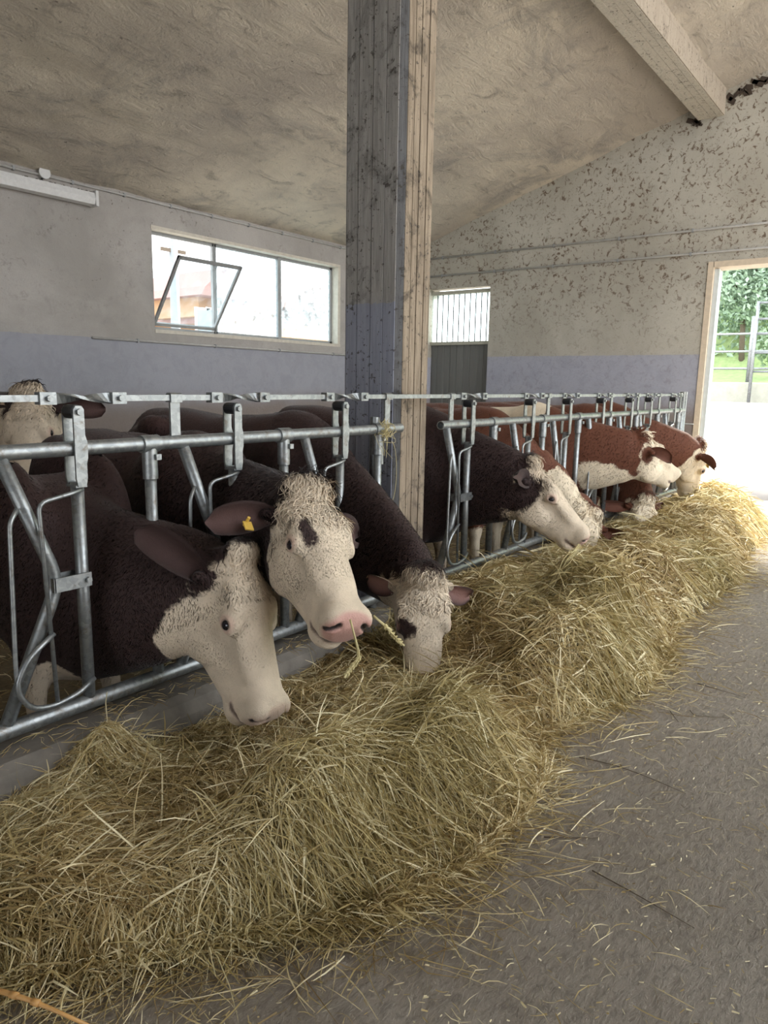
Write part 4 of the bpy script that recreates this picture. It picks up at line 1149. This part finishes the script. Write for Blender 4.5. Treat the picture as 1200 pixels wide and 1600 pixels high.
        ca = cm.color_attributes.new("coat", 'FLOAT_COLOR', 'POINT'); ca.data.foreach_set("color", np.repeat(CA, 2 * K, 0).astype(np.float32).ravel())
        co = bpy.data.objects.new("poll_hair", cm); COL.objects.link(co); co.parent = ob; co['kind'] = 'stuff'
    ob['head'] = [*L((.5, 0, -.16))]
    return ob, L, B
def tg_loc(ob): return -Vector(ob.location)

COWS = [
    dict(poll=(391, 852), y=1.86, u=(.33, -.91, .22), w=(.88, .26, .40), sc=1.10, slot=1.355, back=.91, lift=.05, earlen=.24, earpink=.04, label='nearest brown-necked cow lowering its plain cream face to the hay',
         pink=.35, tag=1, edge_w=[-.60, -.40, -.31, -.16, 0, .1], edge_u=[.62, .42, .16, .075, -.02, -.05], hairs=45000, df=.0065, curls=160, curl_len=.04, patch=[((-.08, 0, 0), (.06, .3, .10), -1)],
         earR=(-.80, .50, -.25), earRn=(.2, .65, .6)),
    dict(poll=(487, 748), y=1.76, u=(.37, -.71, .58), w=(.60, .45, .66), sc=1.08, slot=2.01, back=1.05, rump=3.7, edge_w=[-.60, -.40, -.33, -.28, -.20, -.12, 0, .1], edge_u=[.62, .45, .33, .25, .15, .05, -.035, -.07], label='cow facing the viewer with pink nose, brown eye patch and hay in its mouth',
         pink=1.0, tag=-1, hairs=60000, df=.0065, curls=1700, curl_len=.07, patch=[((.205, -.076, -.005), (.050, .022, .05), -1)],
         earR=(.06, .95, -.12), earRn=(.6, .1, .6)),
    dict(poll=(667, 893), y=1.66, u=(.0, -.96, .14), w=(.14, .18, .97), sc=1.0, slot=2.65, label='cow with curly cream forehead and muzzle buried in the hay beside the pillar',
         pink=.5, hairs=50000, df=.0065, curls=1400, curl_len=.06, patch=[((.235, -.095, -.03), (.052, .05, .042), -1)], earpink=.75, earwhite=.8, earlen=.15, earL=(.25, .85, -.30), earR=(-.25, .80, -.55)),
    dict(poll=(836, 714), y=1.86, u=(.66, -.68, .06), w=(.70, .66, .26), sc=1.05, slot=3.80, label='cow in profile just beyond the pillar with cream face, brown cheek and brown ear',
         pink=.7, hairs=40000, df=.0075, curls=650, curl_len=.055, sleepy=True, earpink=.06, patch=[((.085, -.12, -.16), (.085, .09, .15), -1), ((.26, 0, -.30), (.16, .2, .05), 1)], hairw=1.2,
         earR=(-.28, .85, .12), earRn=(.5, .3, .6)),
    dict(poll=(926, 795), y=1.90, u=(-.45, -.85, .2), w=(-.2, .25, .95), sc=1.08, slot=4.55, mat=COAT_LIT, label='cow eating head down behind the profile cow, cream poll and one brown ear showing',
         pink=.6, hairs=7000, curls=350, hairw=1.7, df=.011),
    dict(poll=(1003, 672), y=1.84, u=(.72, -.36, -.55), w=(.42, .88, .02), sc=1.10, slot=5.50, mat=COAT_LIT, label='red-brown cow with raised head looking to the doorway, cream throat and jaw',
         pink=.3, hairs=8000, curls=300, hairw=1.8, df=.011, patch=[((.0, 0, -.42), (.28, .3, .13), 1), ((.05, -.1, -.12), (.07, .06, .06), -1)], bpatch=[((5.5, 2.8, 1.05), (.3, .3, .2), 1)],
         earlen=.165, earR=(.25, .85, .05), earRn=(-.2, .9, .3)),
    dict(poll=(1016, 776), y=1.84, u=(.02, -.95, .1), w=(.35, .2, .88), sc=1.06, slot=6.50, mat=COAT_LIT, label='cow with cream face down in the hay below the cow with the raised head',
         pink=.4, hairs=6000, curls=350, hairw=2.0, df=.012, patch=[((.215, -.105, -.04), (.045, .05, .04), -1)]),
    dict(poll=(1100, 690), y=1.80, u=(.20, -.80, -.52), w=(.86, .30, -.15), sc=1.08, slot=7.07, mat=COAT_LIT, label='last cow by the doorway, head turned outside with glowing orange ear',
         pink=.4, tag=-1, hairs=6000, curls=250, hairw=2.1, df=.012, earR=(.1, .9, .1), earRn=(.1, .8, .5)),
    dict(poll=(38, 602), y=4.58, u=(.05, -.92, .35), w=(-.08, .35, .93), sc=1.28, slot=2.25, yb=5.0, rump=6.6, back=1.22, label='white-faced cow looking over the backs at the far left, behind the others',
         pink=.7, hairs=9000, curls=600, curl_len=.05, hairw=1.6, df=.011),
]
COW_OBJ = [make_cow(c) for c in COWS]
COW_OBJ[-1][0]['group'] = ''
del COW_OBJ[-1][0]['group']

# ================================================================== HAY
def hay_mat(name, a, b_, c_):
    m = bpy.data.materials.new(name); m.use_nodes = True
    nt = m.node_tree; nt.nodes.clear()
    out = nt.nodes.new("ShaderNodeOutputMaterial")
    at = nt.nodes.new("ShaderNodeVertexColor"); at.layer_name = "straw"
    sp = nt.nodes.new("ShaderNodeSeparateColor"); nt.links.new(at.outputs["Color"], sp.inputs[0])
    col = ramp_node(nt, [(0.0, a), (0.55, b_), (1.0, c_)]); nt.links.new(sp.outputs[0], col.inputs[0])
    col2 = mixc(nt, mth(nt, 'MULTIPLY', sp.outputs[1], 0.28), col.outputs["Color"], (0.27, 0.27, 0.10))
    df = nt.nodes.new("ShaderNodeBsdfPrincipled"); nt.links.new(col2, df.inputs["Base Color"]); df.inputs["Roughness"].default_value = 0.5
    df.inputs["Specular IOR Level"].default_value = 0.35
    tl = nt.nodes.new("ShaderNodeBsdfTranslucent"); nt.links.new(col2, tl.inputs["Color"])
    mx = nt.nodes.new("ShaderNodeMixShader"); mx.inputs[0].default_value = 0.25
    nt.links.new(df.outputs[0], mx.inputs[1]); nt.links.new(tl.outputs[0], mx.inputs[2]); nt.links.new(mx.outputs[0], out.inputs["Surface"])
    return m
M['hay'] = hay_mat("dry_hay", (0.23, 0.15, 0.06), (0.53, 0.405, 0.185), (0.90, 0.80, 0.54))
M['hay_core'] = plain("shade_dark_hay", (0.085, 0.062, 0.03), 0.95, 0, 0.6, 45, 1.0)  # dark colour stands in for shade between the strands
EDGE_X = [-1.6, -.6, .2, .49, .64, .91, 1.23, 1.51, 1.83, 2.10, 2.32, 2.6, 3.0, 3.4, 4.0, 4.5, 5.2, 6.2, 7.4, 8.2, 8.7, 9.0]
EDGE_Y = [1.52, 1.57, 1.55, 1.50, 1.40, 1.18, .94, .87, .86, .90, 1.03, .98, .87, .90, 1.02, .98, .98, 1.08, 1.14, 1.38, 1.8, 2.05]
LOBES = [(1.30, 1.26, .34, .18, .19), (1.85, 1.14, .33, .17, .23), (1.55, 1.34, .4, .15, .06), (2.72, 1.20, .36, .22, .22), (3.35, 1.22, .36, .24, .24), (3.15, 1.62, .35, .25, .14),
         (4.15, 1.36, .55, .28, .18), (5.1, 1.42, .6, .30, .11), (6.1, 1.48, .7, .32, .13), (7.1, 1.58, .7, .33, .18), (7.95, 1.75, .4, .30, .14),
         (1.16, 1.98, .12, .09, .15), (1.65, 1.92, .38, .16, -.09), (.55, 1.98, .35, .12, -.06), (1.25, 1.60, .40, .11, -.07), (1.95, 1.50, .30, .11, -.05), (0.75, 1.62, .30, .18, .05), (3.6, 1.95, .5, .2, .08), (5.0, 1.95, 1.4, .25, .03)]
def hay_h(x, y):
    ye = np.interp(x, EDGE_X, EDGE_Y) + (vnoise2(x * 3.1 + 20, y * 0 + 3, 41) - .5) * .10
    dd = y - ye
    e = np.clip(dd / .22, 0, 1) ** .55
    base = np.interp(x, [-1.5, .8, 1.5, 2.4, 3.0, 3.5, 4.4, 6.5, 8.3, 8.9], [.09, .09, .07, .07, .13, .16, .13, .14, .16, .02])
    h = base.copy() if hasattr(base, 'copy') else base
    for lx, ly, sx, sy, hh in LOBES:
        h = h + hh * np.exp(-((x - lx) / sx) ** 2 - ((y - ly) / sy) ** 2)
    h = h * (.82 + .36 * vnoise2(x * 4.2 + 11, y * 5 + 11, 42)) + .05 * (vnoise2(x * 11 + 5, y * 11 + 5, 43) - .5)
    h = h * e
    return np.where(dd > 0, np.maximum(h, .006), -0.03)
# hay core, coloured as the shaded gaps in the heap
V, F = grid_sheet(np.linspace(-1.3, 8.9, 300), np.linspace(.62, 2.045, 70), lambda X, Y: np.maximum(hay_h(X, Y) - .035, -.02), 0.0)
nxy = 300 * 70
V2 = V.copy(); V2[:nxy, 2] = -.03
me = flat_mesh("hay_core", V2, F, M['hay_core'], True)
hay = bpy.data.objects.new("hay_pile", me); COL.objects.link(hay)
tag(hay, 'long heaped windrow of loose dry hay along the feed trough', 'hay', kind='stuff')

def strands(P, yaw, pitch, ln, wd, follow, curl, tone, green, nseg=3, zfun=None):
    """ribbons: start P, heading yaw, rising by pitch, hugging the heap by 'follow'"""
    n = len(P); K = nseg + 1
    pts = np.zeros((n, K, 3)); pts[:, 0] = P
    off = P[:, 2] - (zfun(P[:, 0], P[:, 1]) if zfun is not None else 0)
    a = yaw.copy()
    for k in range(1, K):
        st = ln / nseg
        q = pts[:, k - 1].copy()
        q[:, 0] += np.cos(a) * st * np.cos(pitch); q[:, 1] += np.sin(a) * st * np.cos(pitch)
        free = pts[:, k - 1, 2] + np.sin(pitch) * st - st * .10 * k
        if zfun is not None:
            hug = np.maximum(zfun(q[:, 0], q[:, 1]), 0.003) + off
            q[:, 2] = free * (1 - follow) + hug * follow
            q[:, 2] = np.maximum(q[:, 2], .004)
        else: q[:, 2] = free
        pts[:, k] = q; a = a + curl
    tn = np.gradient(pts, axis=1); tn /= np.linalg.norm(tn, axis=2)[:, :, None] + 1e-9
    rv = rng.normal(size=(n, 1, 3)); rv[:, :, 2] *= .35
    sd = np.cross(tn, rv); sd /= np.linalg.norm(sd, axis=2)[:, :, None] + 1e-9
    tap = np.array([.7, 1.0, .9, .35, .3, .3])[:K][None, :, None]
    w = wd[:, None, None] * .5 * tap
    V = np.stack([pts - sd * w, pts + sd * w], 2).reshape(-1, 3)
    b = (np.arange(n) * 2 * K)[:, None, None]
    f = np.array([[2 * k, 2 * k + 1, 2 * k + 3, 2 * k + 2] for k in range(nseg)])[None]
    C = np.repeat(np.stack([tone, green, tone * 0, tone * 0 + 1], 1), 2 * K, 0)
    return V, (b + f).reshape(-1, 4), C
def straw_object(name, V, F, C, mat, parent=None):
    me = flat_mesh(name, V, F, mat, False)
    at = me.color_attributes.new("straw", 'FLOAT_COLOR', 'POINT'); at.data.foreach_set("color", C.astype(np.float32).ravel())
    o = bpy.data.objects.new(name, me); COL.objects.link(o)
    if parent: o.parent = parent; o.location = -parent.location
    return o
def sample_hay(n, xlo=-.7, xhi=8.75):
    m = n * 6
    x = xlo + (xhi - xlo) * rng.random(m) ** 1.0; y = .70 + 1.36 * rng.random(m)
    ye = np.interp(x, EDGE_X, EDGE_Y)
    d = np.sqrt(x ** 2 + y ** 2 + 1)
    keep = (y > ye - .02) & (rng.random(m) < np.clip((1.75 / d) ** 1.75, .045, 1))
    x, y = x[keep], y[keep]
    return x, y
NH = 150000
x, y = sample_hay(NH)
while len(x) < NH:
    x2, y2 = sample_hay(NH); x = np.concatenate([x, x2]); y = np.concatenate([y, y2])
x, y = x[:NH], y[:NH]
h0 = hay_h(x, y)
gx = (hay_h(x + .04, y) - hay_h(x - .04, y)) / .08; gy = (hay_h(x, y + .04) - hay_h(x, y - .04)) / .08
fld = (vnoise2(x * 2.6 + 31, y * 3.2 + 31, 51) - .5) * 5.0 + (vnoise2(x * 7 + 31, y * 8 + 31, 52) - .5) * 2.2
down = np.arctan2(-gy, -gx)
steep = np.clip(np.hypot(gx, gy) / 1.2, 0, 1)
rnd = rng.random(NH)
yaw = -0.15 + fld + rng.normal(size=NH) * .75
dy = np.arctan2(np.sin(down - yaw), np.cos(down - yaw))
yaw = yaw + dy * steep * .40 * (rnd < .7)
yaw = np.where(rng.random(NH) < .42, rng.random(NH) * 6.283, yaw)
dist = np.sqrt(x ** 2 + y ** 2 + 1.2)
ln = np.exp(rng.normal(size=NH) * .5 + math.log(.115)); ln = np.clip(ln, .03, .42); ln = ln * np.clip((y - np.interp(x, EDGE_X, EDGE_Y)) / .3 + .35, .35, 1)
wd = (.0019 + .0034 * rng.random(NH) ** 2) * np.clip(dist / 2.6, .85, 1.9)
up = rng.random(NH)
big = rng.random(NH) < .035
wd = np.where(big, wd * 1.45, wd); ln = np.where(big, np.clip(ln * 1.8, .12, .34), ln)
pitch = np.where(up < .10, .25 + .8 * rng.random(NH), rng.normal(size=NH) * .14)
follow = np.where(up < .10, .15, np.where(up < .3, .55, .92))
P = np.stack([x, y, np.maximum(h0, .003) - .022 + .045 * rng.random(NH) ** 1.2], 1)
P[:, 2] = np.maximum(P[:, 2], .003)
tone = np.clip(.46 + .27 * rng.normal(size=NH) + .5 * (vnoise2(x * 3.5 + 9, y * 4 + 9, 53) - .5), 0, 1)
tone = np.where(rng.random(NH) < .08, 1.0, tone)
tone = np.where(big, np.clip(tone + .25, 0, 1), tone)
green = np.clip((vnoise2(x * 2.2 + 17, y * 2.6 + 17, 54) - .38) * 2.2 + rng.normal(size=NH) * .28, 0, 1)
V, F, C = strands(P, yaw, pitch, ln, wd, follow, rng.normal(size=NH) * .17, tone, green, 3, hay_h)
np_ = (V[:, 0] > 2.95) & (V[:, 0] < 3.45); V[np_, 1] = np.minimum(V[np_, 1], 2.24)
ob = straw_object("hay_strand", V, F, C, M['hay'], hay); ob['kind'] = 'stuff'
# a fringe of hay combed out onto the floor
n = 2600
x = -.2 + 8.6 * rng.random(n) ** 1.6; ye = np.interp(x, EDGE_X, EDGE_Y)
y = ye + .05 - np.abs(rng.normal(size=n)) * .11
P = np.stack([x, y, .004 + .012 * rng.random(n)], 1)
V1, F1, C1 = strands(P, rng.normal(size=n) * .8 - .2 - np.pi * (rng.random(n) < .5), rng.normal(size=n) * .05, .05 + .18 * rng.random(n), .0018 + .002 * rng.random(n), np.full(n, .95), rng.normal(size=n) * .25, np.clip(.45 + .3 * rng.normal(size=n), 0, 1), rng.random(n) * .3, 3, lambda a, b: a * 0)
# loose straws and chaff over the alley
n = 1500
x = .6 + 8.0 * rng.random(n) ** 1.7; y = np.interp(x, EDGE_X, EDGE_Y) - .02 - np.abs(rng.normal(size=n)) * .55 * (.5 + x * .12)
P = np.stack([x, y, .003 + .004 * rng.random(n)], 1)
V2, F2, C2 = strands(P, rng.random(n) * 6.28, rng.normal(size=n) * .03, .02 + .09 * rng.random(n) ** 2, .0012 + .0016 * rng.random(n), np.full(n, .97), rng.normal(size=n) * .3, np.clip(.55 + .3 * rng.normal(size=n), 0, 1), rng.random(n) * .2, 3, lambda a, b: a * 0)
n = 5000
x = .5 + 8.6 * rng.random(n) ** 1.5; y = np.interp(x, EDGE_X, EDGE_Y) + .05 - np.abs(rng.normal(size=n)) * .8
P = np.stack([x, y, .002 + .003 * rng.random(n)], 1)
V3, F3, C3 = strands(P, rng.random(n) * 6.28, np.zeros(n), .004 + .012 * rng.random(n), .0015 + .003 * rng.random(n), np.full(n, 1.0), rng.normal(size=n) * .3, np.clip(.75 + .3 * rng.normal(size=n), 0, 1), rng.random(n) * .2, 1, lambda a, b: a * 0)
off1 = len(V1); off2 = off1 + len(V2)
ob = straw_object("loose_straw", np.concatenate([V1, V2, V3]), np.concatenate([F1, F2 + off1, F3 + off2]), np.concatenate([C1, C2, C3]), M['hay'])
tag(ob, 'loose straws and chaff scattered over the concrete floor', 'straw', kind='stuff')
# litter on the curb and bedding in the stalls
n = 5000
x = .3 + 6.5 * rng.random(n); y = 2.35 + 3.2 * rng.random(n)
kp = ~((x > PX0 - .35) & (x < PX1 + .35) & (y < PY1 + .35)); x, y = x[kp], y[kp]; n = len(x)
P = np.stack([x, y, -.095 + .03 * rng.random(n)], 1)
V4, F4, C4 = strands(P, rng.random(n) * 6.28, rng.normal(size=n) * .2, .06 + .16 * rng.random(n), .003 + .004 * rng.random(n), np.zeros(n), rng.normal(size=n) * .3, np.clip(.6 + .25 * rng.normal(size=n), 0, 1), rng.random(n) * .1, 3)
n = 500
x = .2 + 3.2 * rng.random(n); y = 2.08 + .12 * rng.random(n)
P = np.stack([x, y, .158 + .012 * rng.random(n)], 1)
V5, F5, C5 = strands(P, rng.random(n) * 6.28, rng.normal(size=n) * .1, .02 + .08 * rng.random(n), .0015 + .002 * rng.random(n), np.zeros(n), rng.normal(size=n) * .3, np.clip(.45 + .25 * rng.normal(size=n), 0, 1), rng.random(n) * .1, 3)
ob = straw_object("bedding_straw", np.concatenate([V4, V5]), np.concatenate([F4, F5 + len(V4)]), np.concatenate([C4, C5]), M['hay'])
tag(ob, 'trampled bedding straw in the stalls and litter on the curb', 'straw', kind='stuff')

# ---- single stalks one can point at
M['stalk'] = plain("golden_stalk", (0.50, 0.27, 0.09), 0.5, 0, 0.25, 30)
M['twig'] = plain("dark_twig", (0.10, 0.075, 0.05), 0.85, 0, 0.3, 40)
M['hayplain'] = plain("pale_hay_stalk", (0.52, 0.44, 0.22), 0.6, 0, 0.3, 60)
def stalk(name, pts, r, mat, label, cat, group=None, knots=True):
    t = thing(name, pts[0], label, cat, group)
    pp = round_path(pts, .05)
    MB().tube(pp, [r * (1 - .35 * i / (len(pp) - 1)) for i in range(len(pp))], 7).build("stem", mat, t, smooth=True)
    if knots:
        for i in (1, len(pp) // 2):
            d = (pp[i] - pp[i - 1]).normalized()
            MB().tube([pp[i] - d * r * 1.5, pp[i] + d * r * 1.5], r * 1.25, 7).build("node", mat, t, smooth=True)
    return t
a, b, c = at_z(-30, 1540, .10), at_z(55, 1565, .10), at_z(150, 1608, .06)
stalk("straw_stalk", [a, b, c], .0055, M['stalk'], 'thick golden stalk crossing the bottom left corner', 'straw')
for pts, lab in (([(905, 1183), (960, 1195), (1010, 1213), (1072, 1240)], 'dark twig on the floor beside the notch in the hay edge'),
                 ([(1090, 1068), (1125, 1078), (1165, 1090)], 'dark curved twig on the floor at the right, beside the far hay'),
                 ([(1045, 1108), (1052, 1118), (1060, 1128)], 'short black twig lying near the middle hay edge'),
                 ([(925, 1360), (990, 1395), (1085, 1450)], 'thin brown twig lying across the open floor'),
                 ([(850, 1308), (900, 1309), (935, 1309)], 'straight twig pointing away from the near hay edge'),
                 ([(1078, 1110), (1085, 1118), (1140, 1122)], 'pale thin twig near the right frame edge')):
    stalk("twig", [at_z(px, py, .005) for px, py in pts], .0019, M['twig'], lab, 'twig', 'twigs on the floor', False)
def mouth_wisp(pts, n, label, r=.0022, spread=.012, seed_end=False):
    t = thing("hay_wisp", pts[0], label, 'hay', None)
    s = MB(); pp = [Vector(p) for p in pts]
    for i in range(n):
        q = [p + Vector(rng.normal(size=3) * spread * (.3 + .7 * k / (len(pp) - 1))) for k, p in enumerate(pp)]
        s.tube(round_path(q, .04), r * (.7 + .6 * random.random()), 5)
    s.build("stems", M['hayplain'], t, smooth=True)
    if seed_end:
        e = MB(); a, b = pp[-2], pp[-1]
        for i in range(40):
            p = a.lerp(b, i / 39); d = (b - a).normalized()
            o = Vector(rng.normal(size=3)); o = (o - d * o.dot(d)).normalized()
            e.cbox(p + o * .004, (d + o * .5, o, d.cross(o)), (.007, .0022, .0028))
        e.build("seed_head", M['hayplain'], t)
    return t
B_y = 1.33
mouth_wisp([at_y(547, 968, B_y), at_y(556, 1000, B_y - .02), at_y(562, 1026, B_y - .02), at_y(540, 1056, B_y)], 4, 'hay wisp hanging from the mouth of the cow facing the viewer', .0024, .003, True)
mouth_wisp([at_y(584, 962, B_y), at_y(602, 978, B_y - .02), at_y(628, 1006, B_y)], 5, 'seed-headed stalk sticking sideways from the mouth of the cow facing the viewer', .0026, .003, True)
mouth_wisp([at_y(905, 852, 1.36), at_y(885, 875, 1.36), at_y(868, 900, 1.40)], 9, 'green hay strands hanging from the muzzle of the profile cow', .0018, .016)
tw = thing("baler_twine", (2.83, 2.14, 1.07), 'tangle of hay and twine caught on the barrier end at the pillar', 'twine')
s = MB()
for i in range(46):
    c = Vector((2.80, 2.150, 1.075)); q = [c + Vector(rng.normal(size=3) * .028) for _ in range(3)]
    q[-1] = q[-1] + Vector((rng.normal() * .02, -.01, -abs(rng.normal()) * .07 if i % 3 == 0 else 0))
    s.tube(round_path(q, .03), .0011, 4)
s.build("hay_tangle", M['hayplain'], tw, kind='stuff')
lp = [Vector((2.84 + .05 * math.cos(a) * (1 if math.cos(a) > 0 else .5), 2.135, .86 + .16 * math.sin(a))) for a in np.linspace(1.6, -2.0, 14)]
MB().tube(lp, .0014, 5).build("twine_loop", M['hayplain'], tw, smooth=True)
